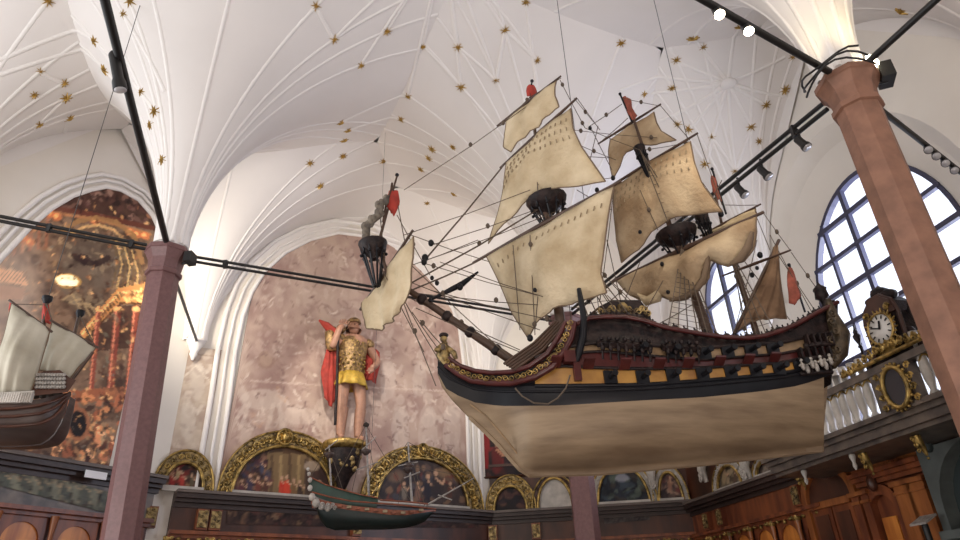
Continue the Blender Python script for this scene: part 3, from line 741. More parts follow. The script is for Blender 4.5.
o, fn = sailmesh(f_, ([(507,163),(540,132),(570,108)], [(570,108),(573,128),(582,147),(605,181)], [(489,244),(506,224),(528,203),(540,192),(560,190),(585,186),(605,181)], [(507,163),(503,190),(497,215),(489,244)]), .12, name='topsail', ph=2)
reefs(o, fn, 3, 15, .10, .34); 
o, fn = sailmesh(f_, ([(487,257),(550,222),(614,186)], [(614,186),(609,215),(604,245),(600,272),(607,293)], [(528,338),(545,318),(560,308),(585,302),(607,293)], [(487,257),(500,285),(512,312),(528,338)]), .16, name='course_sail', ph=.5)
reefs(o, fn, 1, 18, .14, .14)
g_ = lambda x, y: yp((677, 236), x, y)
yard((677, 236), (598, 144), (661, 104), .018); yard((677, 236), (598, 194), (698, 133), .022); yard((677, 236), (612, 282), (764, 212), .028)
o, fn = sailmesh(g_, ([(610,139),(632,125),(654,112)], [(654,112),(656,122),(661,131),(676,140)], [(613,180),(620,165),(628,152),(640,147),(658,144),(676,140)], [(610,139),(609,152),(610,168),(613,180)]), .05, name='topgallant_sail', mt='sailtan_shaded', ph=4)
o, fn = sailmesh(g_, ([(614,187),(650,163),(690,141)], [(690,141),(694,162),(703,185),(722,211)], [(622,263),(640,249),(655,232),(668,222),(690,216),(722,211)], [(614,187),(614,212),(616,240),(622,263)]), .13, name='topsail', mt='sailtan_shaded', ph=3)
reefs(o, fn, 3, 14, .10, .34)
o, fn = sailmesh(g_, ([(617,281),(690,248),(757,217)], [(757,217),(757,232),(752,250),(745,262)], [(640,300),(662,297),(676,303),(695,299),(707,284),(713,262),(728,268),(745,262)], [(617,281),(622,288),(630,295),(640,300)]), .20, 26, 14, name='course_sail', mt='sailtan_shaded', wr=.035, ph=0)
m_ = MB(); m_.tube([g_(x, y)+YN*.12 for x, y in ((714,256),(713,268),(710,283),(702,294),(690,301),(676,304))], [.015,.03,.035,.03,.025,.015], 6)
m_.tube([g_(x, y)+YN*.08 for x, y in ((756,235),(752,250),(744,262),(734,267))], [.02,.04,.04,.015], 6); m_.build('rolled_foot', M['sailhem'], o)
m_ = MB(); m_.tube([g_(x, y)+YN*.10 for x, y in ((643,297),(652,304),(662,300),(668,291))], [.01,.05,.06,.02], 8); m_.build('bunt', M['sail'], o)
# mizzen topsail furled, lateen
h_ = lambda x, y: yp((724, 236), x, y)
yard((724, 236), (700, 236), (761, 204), .016)
sailmesh(h_, ([(703,235),(730,221),(755,208)], [(755,208),(757,215)], [(703,243),(730,229),(757,216)], [(703,235),(703,243)]), .04, 14, 6, name='furled_topsail', ph=2)
yard((757, 335), (722, 276), (791, 250), .016)
zp = lambda x, y: sp(x, y, .05)
SN2 = SN
sailmesh(zp, ([(774,247),(775,246),(777,245)], [(777,245),(779,270),(783,296),(786,319)], [(738,330),(750,322),(768,319),(786,319)], [(774,247),(764,277),(750,305),(738,330)]), .08, name='lateen_sail', mt='sailbrown', N_=SN2)
MB().tube([sp(779, 240, .05), sp(734, 334, .05)], .018, 6).build('lateen_yard', M['spar'], ship)
# spritsail and the furled sail of the sprit topmast
j_ = lambda x, y: yp((395, 290), x, y)
MB().tube([j_(413, 230), j_(387, 270), j_(360, 310)], [.014, .02, .014], 6).build('yard', M['spar'], ship)
o, fn = sailmesh(j_, ([(363,303),(388,268),(412,236)], [(412,236),(414,258),(411,285),(403,303)], [(368,329),(380,330),(390,322),(398,318),(403,303)], [(363,303),(362,316),(368,329)]), .03, name='spritsail', wr=.025, mt='sail', ph=2)
m_ = MB(); m_.tube([sp(x, y, .04) for x, y in ((368,236),(366,226),(373,220),(381,213),(379,206),(386,198))], [.02,.045,.035,.042,.03,.012], 8)
for k in range(16):
    x, y = polyat([(367,236),(366,226),(373,218),(381,212),(380,205),(386,198)], k/15); m_.ball(sp(x+random.uniform(-2, 2), y+random.uniform(-2, 2), .07), (.035, .03, .05), 7, seg=5)
m_.build('furled_sail', M['greycloth'], ship)
MB().tube([sp(x, y, .02) for x, y in ((383,222),(386,205),(391,190),(392,183))], .012, 5).build('yard', M['spar'], ship)
def flag(pts, name='pennant', mt='redflag', off=0.0, drape=.03):
    T, Rr, Bb, Ll = pts; sailmesh(lambda x, y: sp(x, y, off), pts, drape, 8, 8, name, mt, .012, False, SN)
flag(([(389,191),(393,190),(398,191)], [(398,191),(400,203),(394,217)], [(386,206),(389,210),(394,217)], [(389,191),(387,199),(386,206)]), mt='red')
MB().ball(sp(397, 175), .022, 6).build('mast_cap', M['black'], ship)
flag(([(527,87),(530,84),(534,86)], [(534,86),(537,91),(537,96)], [(527,96),(531,98),(537,96)], [(527,87),(526,92),(527,96)]), mt='red')
MB().ball(sp(532, 81), .022, 6).build('mast_cap', M['black'], ship)
MB().tube([sp(532, 80), sp(530, 100)], .01, 5).build('flag_pole', M['black'], ship)
MB().tube([sp(620, 94), sp(632, 122)], .012, 5).build('flag_pole', M['black'], ship)
flag(([(622,98),(625,96),(631,100)], [(631,100),(632,108),(637,116)], [(631,120),(634,121),(637,116)], [(622,98),(626,110),(631,120)]), mt='redflag')
MB().ball(sp(620, 94), .02, 6).build('mast_cap', M['black'], ship)
MB().tube([sp(712, 169), sp(726, 214)], .012, 5).build('flag_pole', M['black'], ship)
flag(([(711,176),(713,176),(715,177)], [(715,177),(718,190),(722,202)], [(713,192),(717,199),(722,202)], [(711,176),(711,184),(713,192)]), mt='redflag')
MB().tube([sp(789, 264), sp(805, 312)], .011, 5).build('flag_pole', M['black'], ship)
flag(([(788,268),(790,267),(792,269)], [(792,269),(797,282),(801,296)], [(789,303),(794,306),(801,296)], [(788,268),(787,285),(789,303)]), mt='redflag', off=.02)
MB().ball(sp(712, 169), .02, 6).build('mast_cap', M['black'], ship); MB().ball(sp(789, 265), .02, 6).build('mast_cap', M['black'], ship)
# ---------------- rigging: each rope a part
def rope(a, b, r=.0045, oa=0.0, ob=0.0, blocks=()):
    p, q = sp(*a, oa), sp(*b, ob); m_ = MB(); mid = p.lerp(q, .5)-ZZ*(.012*(q-p).length); m_.tube([p, mid, q], r, 4, False)
    for t in blocks: m_.ball(p.lerp(q, t), (.022, .022, .03), 6, seg=5)
    return m_.build('rope', M['rope'], ship)
R = [((404,190),(530,104)), ((424,261),(503,166)), ((411,235),(490,262)), ((412,290),(474,263)), ((404,287),(547,204)), ((420,262),(556,300)), ((405,280),(540,330)),
 ((408,262),(515,362)), ((397,215),(430,275)), ((397,200),(408,258)), ((430,290),(560,322)), ((416,308),(520,352)), ((404,295),(520,350)), ((412,312),(448,362)), ((404,300),(440,362)), ((420,320),(446,350)),
 ((395,280),(436,386)), ((368,240),(424,352)), ((380,215),(385,262)), ((424,261),(560,210)), ((432,245),(540,208)), ((404,235),(530,190)), ((404,268),(478,240)), ((440,262),(570,305)), ((405,292),(585,308)), ((560,80),(585,128)), ((577,98),(600,130)),
 ((585,128),(640,150)), ((574,98),(597,126)), ((530,97),(561,78)), ((530,97),(500,126)), ((545,130),(577,98)), ((590,126),(622,104)), ((590,126),(612,170)), ((598,126),(585,180)), ((572,130),(660,138)), ((572,142),(616,160)), ((572,155),(612,158)), ((586,180),(612,178)), 
 ((577,190),(612,210)), ((622,98),(660,106)), ((628,118),(598,144)), ((660,105),(690,140)), ((697,134),(722,205)), ((680,150),(715,200)), ((645,150),(690,142)), ((700,220),(722,180)), ((725,205),(760,205)), ((640,190),(658,230)), ((545,208),(535,330)), ((530,235),(535,335)),
 ((547,210),(620,320)), ((607,295),(640,330)), ((607,240),(625,320)), ((614,188),(600,300)), ((600,270),(650,325)), ((612,282),(660,328)), ((640,262),(612,330)), ((677,255),(640,320)), ((757,218),(770,250)), ((764,214),(790,250)), ((745,262),(790,320)), ((770,235),(815,318)), ((757,240),(735,330)), ((791,252),(825,300)), ((735,270),(745,335)),
 ((560,215),(572,330)), ((513,245),(520,330)), ((690,265),(700,330)), ((700,300),(655,326)), ((625,288),(575,330)), ((640,300),(590,325)), ((775,250),(820,318))]
for i, (a, b) in enumerate(R):
    rope(a, b, .0085 if i in (1, 3, 4) else .0045, .02*(i % 3), .03*(i % 4), ((.5,) if i % 4 == 0 else (.1, .9) if i % 5 == 0 else ()))
m_ = MB()
for (x, y, r) in ((425,258,.035),(431,243,.03),(432,278,.02),(437,283,.022),(430,300,.02),(424,262,.03),(530,338,.03),(460,287,.03),(535,290,.02),(590,128,.022),(613,178,.025),(597,190,.025),(600,205,.018),(640,232,.02),(721,214,.032),(697,222,.02),(662,264,.022),(690,265,.022),(668,292,.02),(760,255,.03),(752,275,.025),(757,268,.02)):
    MB().ball(sp(x, y, .08), (r, r, r*1.2), 7, seg=5).build('rope_block', M['black'], ship)
m_ = MB(); m_.tube([sp(430, 300, .02), sp(452, 289, .02), sp(462, 284, .02), (sp(478, 272, .02))], [.012, .026, .03, .01], 7); m_.build('heart_block', M['black'], ship)
def shrouds(topc, bots, ob=.44, rat=8, name='shrouds'):
    m_ = MB(); t = sp(*topc, .08); bs_ = [sp(*b, ob) for b in bots]
    for b in bs_: m_.tube([t, b], .0055, 4, False)
    for k in range(1, rat):
        f = .25+.75*k/rat
        m_.tube([t.lerp(b, f) for b in bs_], .0032, 3, False)
    return m_.build(name, M['rope'], ship)
shrouds((549, 212), [(588,316),(597,314),(606,312),(616,311),(627,312)])
shrouds((682, 245), [(668,328),(678,330),(688,332),(698,334),(708,335),(718,336)], rat=13)
shrouds((730, 250), [(748,337),(757,336),(766,334),(775,331)], .38)
shrouds((640, 150), [(668,222),(676,220),(684,219)], .12, 6, 'topmast_shrouds'); shrouds((534, 130), [(538,193),(547,191),(556,190)], .1, 6, 'topmast_shrouds')
# the wires that carry the model
hang = []
for (x, y) in ((600, 318), (735, 338)):
    p = sp(x, y); tz = vaultz(p.x, p.y); ropeb('suspension_wire', [p, V(p.x, p.y, tz)], .004, M['steelg'], ship)

# ================================================================ SMALLER MODEL SHIPS
# --- brown round-hulled ship at the left edge
bY = 1.30*U
def bp(px, py, off=0.0):
    r = ray(px, py); n = Vector((.25, -.97, 0)).normalized(); return onplane(px, py, aty(30, 400, bY)+n*off, n)
s2 = thing('model_ship', bp(20, 446), 'round brown model ship with grey-white sails hung before the large arched painting', 'model ship')
def loft(px_list, rows, half, pt, nrm, name, mt, parent):
    m_ = MB()
    for sgn in (1, -1):
        vs = []
        for x in px_list:
            for (tab, f) in rows:
                b = half(x)*f; p = pt(x, interp(tab, x), b); vs.append(p if sgn > 0 else p-nrm*2*b)
        k = len(rows); m_.add(vs, [(i*k+j, (i+1)*k+j, (i+1)*k+j+1, i*k+j+1) for i in range(len(px_list)-1) for j in range(k-1)])
    return m_.build(name, mt, parent)
n2 = Vector((.25, -.97, 0)).normalized()
K2 = [(-60,446),(20,446),(40,444),(52,437),(60,424),(66,410),(70,396)]; T2 = [(-60,397),(0,403),(20,402),(40,399),(70,392)]
mid = lambda f: [(x, interp(K2, x)*(1-f)+interp(T2, x)*f) for x in (-60,0,20,40,52,60,66,70)]
hf = lambda x: interp([(-60,.4),(20,.42),(45,.36),(60,.2),(70,.10)], x)
xs2 = [-60,-30,0,15,30,40,48,54,60,65,70]
hull2 = loft(xs2, [(K2, .05), (mid(.1), .4), (mid(.3), .8), (mid(.55), 1), (mid(.8), 1), (T2, .95)], hf, bp, n2, 'hull', M['shipbrown'], s2)
m_ = MB()
for f in (.45, .68, .86): m_.tube([bp(x, interp(K2, x)*(1-f)+interp(T2, x)*f, hf(x)*1.02) for x in xs2], .016, 5)
m_.build('wale', M['wooddark'], s2)
m_ = MB()
for i in range(20):
    x = -10+i*2.4
    if x > 32: break
    m_.box(bp(x, 398, hf(x)), (.012, 0, 0), (0, .02, 0), ZZ*.05)
m_.tube([bp(-20, 395, .42), bp(34, 392, .4)], .015, 5); m_.build('rail', M['stone'], s2)
m_ = MB(); m_.plate([(32,396),(34,378),(44,371),(60,370),(70,378),(76,380),(68,392)], [], lambda a, b, o: bp(a, b, .28+o), -.56, 0); ck = m_.build('stern_castle', M['wooddark'], s2)
m_ = MB()
for i in range(11):
    for j in range(4):
        x = 37+i*3; y = 375+j*4
        if x > 66: continue
        m_.ball(bp(x, y, .295), .022, 5, seg=4)
m_.build('shield_row', M['grey'], ck)
m_ = MB()
for i in range(9): a = bp(2+i*7, 392, .1); m_.ball(a, (.05, .05, .08), 6, seg=4)
m_.build('deck_cargo', M['hair'], s2)
YN2 = (n2+Vector((-.5, 0, 0))).normalized()
sailmesh(lambda x, y: bp(x, y, .3), ([(12,304),(30,316),(50,330)], [(50,330),(45,350),(38,372),(30,393)], [(-14,392),(10,396),(30,393)], [(12,304),(4,335),(-6,365),(-14,392)]), .16, name='sail', mt='sail2', N_=n2, parent=s2, ph=1)
sailmesh(lambda x, y: bp(x, y, .15), ([(52,322),(74,334),(96,347)], [(96,347),(88,358),(78,368),(70,378)], [(38,370),(54,373),(70,378)], [(52,322),(49,340),(43,355),(38,370)]), .10, name='sail', mt='sail2', N_=n2, parent=s2, ph=3)
MB().tube([bp(9, 300, .3), bp(52, 332, .3)], .014, 5).build('yard', M['spar'], s2); MB().tube([bp(50, 320, .15), bp(98, 348, .15)], .014, 5).build('yard', M['spar'], s2)
MB().tube([bp(32, 395), bp(47, 302)], .022, 6).build('mast', M['spar'], s2); MB().tube([bp(64, 375), bp(80, 312)], .018, 6).build('mast', M['spar'], s2)
MB().tube([bp(66, 388, .2), bp(93, 352, .2)], .016, 6).build('boom', M['spar'], s2)
for (x, y, r) in ((47,300,.055),(80,314,.045)):
    MB().lathe([(r*.4, -.05), (r, 0), (r, .04), (r*.5, .05)], bp(x, y), 8).build('crows_nest', M['black'], s2)
m_ = MB(); sailmesh(lambda x, y: bp(x, y), ([(43,304),(46,303),(49,305)], [(49,305),(50,315),(52,325)], [(42,322),(46,323),(52,325)], [(43,304),(42,313),(42,322)]), .03, 6, 6, 'pennant', 'red', .01, False, n2, s2)
sailmesh(lambda x, y: bp(x, y), ([(10,302),(13,303),(16,306)], [(16,306),(15,312),(12,318)], [(9,312),(10,315),(12,318)], [(10,302),(9,307),(9,312)]), .03, 5, 5, 'pennant', 'red', .01, False, n2, s2)
ropeb('suspension_wire', [bp(47, 302), V(bp(47, 302).x, bp(47, 302).y, vaultz(bp(47, 302).x, bp(47, 302).y))], .006, M['steelg'], s2)
for (a, b) in (((47,305),(12,304)), ((47,305),(70,378)), ((80,316),(96,348)), ((80,316),(66,380)), ((47,310),(20,395)), ((12,304),(4,392))): ropeb('rope', [bp(*a, .1), bp(*b, .1)], .005, M['rope'], s2)

# --- dark green ship low in the middle
n3 = Vector((.2, -.98, 0)).normalized(); g0 = aty(370, 505, 2.12*U)
def gp(px, py, off=0.0): return onplane(px, py, g0+n3*off, n3)
s3 = thing('model_ship', gp(370, 530), 'small dark green model ship with bare silver spars hung above the panelling', 'model ship')
K3 = [(316,508),(322,526),(335,530),(400,529),(422,524),(434,512)]; T3 = [(316,504),(330,507),(350,510),(400,516),(434,511)]
mid3 = lambda f: [(x, interp(K3, x)*(1-f)+interp(T3, x)*f) for x in (316,322,335,400,422,434)]
h3 = lambda x: interp([(316,.18),(340,.25),(400,.24),(425,.12),(434,.02)], x)
loft([316,320,326,335,350,370,390,405,415,424,430,434], [(K3, .1), (mid3(.25), .7), (mid3(.6), 1), (T3, 1)], h3, gp, n3, 'hull', M['green'], s3)
U3 = [(308,484),(312,492),(330,497),(350,501),(400,505),(436,509)]
loft([311,318,326,335,350,370,390,405,415,424,430,436], [(T3, 1.02), ([(x, interp(T3, x)*.5+interp(U3, x)*.5) for x in (311,330,350,400,436)], 1.0)], h3, gp, n3, 'gun_band', M['rust'], s3)
P3 = [(308,476),(320,483),(340,489),(365,496),(378,498)]
loft([309,316,326,340,352,366,378], [(U3, .98), (P3, .9)], h3, gp, n3, 'quarterdeck', M['greenl'], s3)
m_ = MB(); m_.tube([gp(x, interp(U3, x), h3(x)*1.05) for x in (312,330,350,370,400,436)], .012, 5); m_.tube([gp(x, interp(P3, x), h3(x)) for x in (309,326,340,360,378)], .010, 5); m_.tube([gp(380,500,.2), gp(410,502,.2), gp(428,504,.1)], .012, 4); m_.build('rail', M['rust'], s3)
for i in range(10):
    x = 340+i*9; p = gp(x, interp(T3, x)-2.6, h3(x)*1.02); MB().box(p+n3*.02, (.035, 0, 0), n3*.02, ZZ*.018).build('gun_port', M['sparl'] if i % 2 else M['rust'], s3)
m_ = MB()
for (x, y, r) in ((309,474,.03),(310,480,.035),(310,488,.04),(312,497,.05),(316,503,.06),(322,506,.05),(328,508,.05),(308,469,.025)): m_.ball(gp(x, y, .2), (r, r, r*1.2), 7, seg=5)
m_.build('stern_carving', M['stone'], s3)
m_ = MB()
for i in range(8): scroll(m_, gp(318+i*2.4, 505+(i % 2)*3, .24), Vector((1, 0, 0)), ZZ, .03, .010)
m_.build('gallery', M['grey'], s3)
for (a, b, r) in (((369,500),(366,425),.022), ((331,487),(329,445),.018), ((412,503),(408,442),.022), ((425,506),(474,478),.017)):
    MB().tube([gp(*a), gp(*b)], [r, r*.5], 7).build('mast' if a[0] != 425 else 'bowsprit', M['grey'], s3)
for (a, b) in (((404,478),(420,472)), ((362,450),(376,437)), ((325,450),(338,440)), ((438,495),(452,500)), ((398,466),(418,462)), ((356,470),(378,462))):
    MB().tube([gp(*a, .05), gp(*b, .05)], .010, 5).build('yard', M['grey'], s3)
for c in ((409,466),(366,452),(329,455),(408,470)):
    MB().lathe([(.03, -.05), (.08, 0), (.08, .03), (.03, .05)], gp(*c), 8).build('fighting_top', M['shipbrown'], s3)
MB().lathe([(.02, 0), (.05, .02), (.05, .05), (.01, .08)], gp(366, 427), 8).build('mast_cap', M['hair'], s3)
for (a, b) in (((366,425),(331,487)), ((366,425),(412,503)), ((408,442),(474,478)), ((408,442),(425,506)), ((408,442),(369,500)), ((329,445),(309,480)), ((366,430),(380,500)), ((366,430),(350,500)), ((408,450),(420,505)), ((408,450),(398,504)), ((409,466),(425,506)), ((329,447),(345,497)), ((474,478),(409,466))):
    ropeb('rope', [gp(*a), gp(*b)], .005, M['rope'], s3, 3)
p = gp(369, 500); ropeb('suspension_wire', [p+n3*.05, V(p.x, p.y, vaultz(p.x, p.y))+n3*.05], .0035, M['steelg'], s3, 3)
# ================================================================ PAINTED SURFACES
def lin(c):
    return np.array([((x/255+.055)/1.055)**2.4 if x/255 > .04045 else x/255/12.92 for x in c])
CW, CH = 960, 540
XX, YY = np.meshgrid(np.arange(CW), np.arange(CH))
rng = np.random.default_rng(3)
def vnoise(sc_, seed=0, ax=1.0):
    r = np.random.default_rng(seed); g = r.random((int(CH/sc_)+4, int(CW/(sc_*ax))+4))
    y = YY/sc_; x = XX/(sc_*ax); i = y.astype(int); j = x.astype(int); fy = y-i; fx = x-j; fy = fy*fy*(3-2*fy); fx = fx*fx*(3-2*fx)
    return g[i, j]*(1-fy)*(1-fx)+g[i+1, j]*fy*(1-fx)+g[i, j+1]*(1-fy)*fx+g[i+1, j+1]*fy*fx
class Canvas:
    def __init__(s, c, var=.25, sc_=30, seed=1, c2=None):
        n = (vnoise(sc_, seed)+vnoise(sc_/2.3, seed+1)*.7+vnoise(sc_/5, seed+2)*.5)/2.2
        a = lin(c); b = lin(c2) if c2 is not None else a*(1-2*var)
        k = np.clip((n-.3)/.4, 0, 1)[..., None]; s.a = a*k+b*(1-k)
    def _blend(s, y0, y1, x0, x1, m, c, al): 
        v = s.a[y0:y1, x0:x1]; k = (m*al)[..., None]; v[:] = v*(1-k)+lin(c)*k
    def ell(s, cx, cy, rx, ry, c, ang=0.0, al=1.0, soft=1.0):
        R = max(rx, ry)+2; x0, x1 = int(max(0, cx-R)), int(min(CW, cx+R+1)); y0, y1 = int(max(0, cy-R)), int(min(CH, cy+R+1))
        if x0 >= x1 or y0 >= y1: return
        x = XX[y0:y1, x0:x1]-cx; y = YY[y0:y1, x0:x1]-cy; ca, sa = math.cos(ang), math.sin(ang)
        d = np.sqrt(((x*ca+y*sa)/rx)**2+((-x*sa+y*ca)/ry)**2); m = np.clip((1-d)*min(rx, ry)/soft+.5, 0, 1); s._blend(y0, y1, x0, x1, m, c, al)
    def line(s, pts, w_, c, al=1.0):
        for (ax, ay), (bx, by) in zip(pts, pts[1:]):
            x0, x1 = int(max(0, min(ax, bx)-w_-1)), int(min(CW, max(ax, bx)+w_+2)); y0, y1 = int(max(0, min(ay, by)-w_-1)), int(min(CH, max(ay, by)+w_+2))
            if x0 >= x1 or y0 >= y1: continue
            x = XX[y0:y1, x0:x1]-ax; y = YY[y0:y1, x0:x1]-ay; dx, dy = bx-ax, by-ay; t = np.clip((x*dx+y*dy)/(dx*dx+dy*dy+1e-9), 0, 1)
            d = np.hypot(x-dx*t, y-dy*t); s._blend(y0, y1, x0, x1, np.clip(w_/2-d+.5, 0, 1), c, al)
    def poly(s, P, c, al=1.0):
        xs = [p[0] for p in P]; ys = [p[1] for p in P]; x0, x1 = int(max(0, min(xs))), int(min(CW, max(xs)+1)); y0, y1 = int(max(0, min(ys))), int(min(CH, max(ys)+1))
        if x0 >= x1 or y0 >= y1: return
        x = XX[y0:y1, x0:x1]+.001; y = YY[y0:y1, x0:x1]+.001; ins = np.zeros(x.shape, bool)
        for (ax, ay), (bx, by) in zip(P, P[1:]+P[:1]):
            if ay == by: continue
            c_ = ((ay > y) != (by > y)) & (x < (bx-ax)*(y-ay)/(by-ay)+ax); ins ^= c_
        s._blend(y0, y1, x0, x1, ins.astype(float), c, al)
    def daubs(s, n, box, cols, r0, r1, al=.7, elong=2.0, seed=0, ang=None):
        r = random.Random(seed)
        for _ in range(n):
            s.ell(r.uniform(box[0], box[2]), r.uniform(box[1], box[3]), r.uniform(r0, r1)*elong, r.uniform(r0, r1), r.choice(cols), r.uniform(0, 3.14) if ang is None else ang+r.uniform(-.3, .3), al, 1)
    def figure(s, x, y, h, robe, skin=(200,160,130), lean=0.0, al=.9):
        """small painted figure, feet at (x, y)"""
        hx = x+lean*h
        s.ell(x, y-h*.35, h*.15, h*.36, robe, lean*.8, al); s.ell(hx, y-h*.62, h*.13, h*.17, robe, 0, al)
        s.ell(hx, y-h*.90, h*.075, h*.095, skin, 0, al)
        s.line([(hx, y-h*.72), (hx+h*.2, y-h*.55), (hx+h*.28, y-h*.68)], h*.07, skin, al)
    def horse(s, x, y, h, c, f=1, al=.6):
        s.ell(x, y-h*.55, h*.42, h*.2, c, 0, al); s.line([(x+f*h*.35, y-h*.6), (x+f*h*.55, y-h*.95)], h*.2, c, al); s.line([(x+f*h*.52, y-h*.95), (x+f*h*.75, y-h*.82)], h*.13, c, al)
        for dx, ex in ((-.32, -.4), (-.22, -.1), (.25, .42), (.33, .6)): s.line([(x+f*h*dx, y-h*.45), (x+f*h*(dx+ex)/2, y-h*.2), (x+f*h*ex, y)], h*.08, c, al)
        s.line([(x-f*h*.4, y-h*.6), (x-f*h*.58, y-h*.3)], h*.07, c, al)
PAINT = paint_mat('painted_surface'); PLASTERPAINT = paint_mat('painted_plaster', .8, .5)
def painted(name, w, top, bot, cv, step=.045, off=.02, parent=None, mt=None, zbot=None, gain=1.0, poff=0.0):
    """top / bot: outline points in the picture; the field is a panel on the wall"""
    T = sorted([w.uv(*p, off=off) for p in top]); s0, s1 = T[0][0], T[-1][0]
    Bt = sorted([w.uv(*p, off=off) for p in bot]) if bot else None
    m_ = MB(); nu = max(3, int((s1-s0)/step)); H_ = max(t[1] for t in T)-(zbot if zbot is not None else min(b[1] for b in Bt)); nv = max(3, int(H_/step))
    def fn(u, v):
        s_ = s0+(s1-s0)*u; z1 = interp(T, s_); z0 = zbot if zbot is not None else interp(Bt, s_); return w.pt(s_, z0+(max(z1, z0+.01)-z0)*v, off)
    m_.grid(fn, nu, nv, False); cols = np.ones((len(m_.v), 4))
    for i, p in enumerate(m_.v):
        x, y = proj(p); x = min(CW-1.01, max(0, x)); y = min(CH-1.01, max(0, y)); cols[i, :3] = cv.a[int(y+.5) if y < CH-1.5 else CH-1, int(x+.5) if x < CW-1.5 else CW-1]*gain
    # thickness
    b0 = len(m_.v); edge = [fn(k/nu, 1) for k in range(nu+1)]
    m_.add(edge+[p-w.n*(off+.01) for p in edge], [(k, k+1, nu+2+k, nu+1+k) for k in range(nu)], False)
    extra = np.ones((len(m_.v)-b0, 4)); extra[:, :3] = .05; cols = np.vstack([cols, extra])
    return m_.build(name, mt or PAINT, parent, colors=cols)

# ---- large arched painting on the left
cv = Canvas((132,106,84), c2=(84,62,48), sc_=16, seed=5)
cv.daubs(260, (0,190,165,474), [(160,126,86),(104,74,52),(60,42,34),(142,96,60),(178,148,108)], .8, 2.6, .6, 2.0, 77)
cv.poly([(0,180),(165,180),(165,232),(120,224),(40,204),(0,230)], (74,46,40), .85)
cv.daubs(120, (20,185,155,222), [(60,38,36),(120,88,76),(50,34,34),(96,62,56),(150,118,104)], 1, 3.4, .7, 1.8, 1)
cv.line([(38,206),(90,214),(152,228)], 5, (112,58,40), .8); cv.line([(50,212),(100,220),(150,234)], 3, (178,120,62), .7)
for (x, y) in ((50,214),(57,217),(95,221),(130,232),(137,235),(145,236),(30,242),(24,238)): cv.ell(x, y, 5, 4, (190,112,48), .3, .85); cv.ell(x-1, y-1, 2.5, 2, (228,170,88), 0, .8)
cv.line([(62,232),(78,221),(96,218),(116,222),(134,236),(142,262)], 5, (150,112,62), .8); cv.line([(70,234),(84,227),(98,225),(114,230),(126,242)], 3, (196,158,96), .7)
for k in range(6): cv.line([(8+k*8,232-k*3),(6+k*8,256-k*2)], 3, (168,100,66), .55)
cv.ell(95, 262, 34, 26, (104,90,78), .1, .7, 8); cv.daubs(150, (64,236,135,320), [(132,116,94),(96,78,64),(150,130,100),(112,98,84),(84,68,58)], 1, 3, .55, 2, 2)
cv.line([(74,256),(84,262),(96,264),(108,258)], 6, (62,42,42), .85); cv.ell(84, 258, 6, 4, (66,44,44), .4, .8)
for k in range(7): cv.line([(112+k*4,236+k*3),(118+k*4,262+k*2),(112+k*5,288)], 1.6, (190,158,92) if k % 2 else (118,94,58), .8)
cv.ell(68, 281, 13.5, 7.5, (176,138,62), .12, 1); cv.ell(67, 280.5, 11.5, 5.6, (232,220,176), .12, 1); cv.ell(68, 283, 9, 3, (252,240,200), .12, .8)
for k in range(4): cv.line([(62+k*8,300+k*2),(72+k*9,294+k*5),(82+k*8,312+k*3)], 2, (170,146,104), .6)
cv.poly([(0,268),(22,272),(28,286),(0,282)], (196,142,90), .8); cv.poly([(0,284),(26,288),(22,300),(0,300)], (140,96,66), .8)
for k in range(9): cv.line([(2+k*3,272),(2+k*3,281)], 1.2, (120,80,50), .8)
cv.poly([(80,332),(118,288),(150,282),(160,292),(160,306),(122,304),(84,340)], (186,132,62), 1); cv.line([(82,334),(119,293),(158,290)], 2.4, (226,182,108), .9); cv.line([(84,340),(121,303),(158,304)], 2, (92,58,32), 1)
for k in range(14): cv.line([(86+k*2.6,330-k*2.9),(88+k*2.6,334-k*2.9)], 1.6, (96,62,34), .9)
cv.daubs(26, (122,290,158,302), [(226,180,100),(120,78,40),(160,112,58)], 1, 2.4, .8, 1.6, 3)
cv.poly([(86,340),(122,306),(160,306),(160,345),(88,352)], (78,50,40), .75)
for (x, w_) in ((118,7),(136,6),(99,5)):
    cv.line([(x,308),(x-8,392)], w_, (142,66,46), .95); cv.line([(x-1.5,308),(x-9.5,392)], w_*.3, (206,130,90), .8); cv.ell(x, 309, w_*.7, 3, (216,170,98), 0, .9); cv.ell(x-8, 392, w_*.8, 3, (200,146,84), 0, .9)
cv.poly([(60,392),(125,386),(125,400),(60,404)], (150,92,54), .85); cv.daubs(90, (56,392,128,474), [(150,84,46),(92,44,28),(196,132,74),(60,32,26),(176,104,58)], 1.2, 4.2, .75, 1.7, 4)
cv.ell(78, 424, 12, 17, (150,94,54), 0, .8); cv.ell(78, 424, 8.5, 13, (36,20,20), 0, 1)
for (x, y, c) in ((60,430,(170,104,56)),(98,440,(190,128,80)),(112,450,(140,70,44)),(55,455,(196,140,88)),(88,462,(70,36,34))): cv.figure(x, y+8, 22, c, (210,160,110))
cv.daubs(60, (0,440,120,470), [(150,110,70),(90,56,40),(120,84,56),(60,40,34)], 1, 3, .7, 2.4, 6)
cv.daubs(60, (100,310,150,392), [(96,62,48),(150,96,62),(70,44,38),(120,120,100)], 1, 3, .5, 2, 8)
ptop = [(-60,330),(-20,280),(8,250),(30,226),(50,209),(72,196),(90,190),(105,187),(120,190),(138,200),(152,216),(162,238)]
lp = thing('arched_painting', wNW.pt(3, 3.6), 'large pointed-arch painting of a columned palace on the left wall', 'painting')
cv.daubs(420, (0,205,165,474), [(214,170,104),(60,38,30),(150,100,58),(96,60,40),(190,140,80),(120,110,96)], .5, 1.5, .75, 1.8, 91)
cv.ell(0, 300, 40, 70, (190,178,170), 0, .35, 30)  # pale glare over the left edge, put into the canvas colours
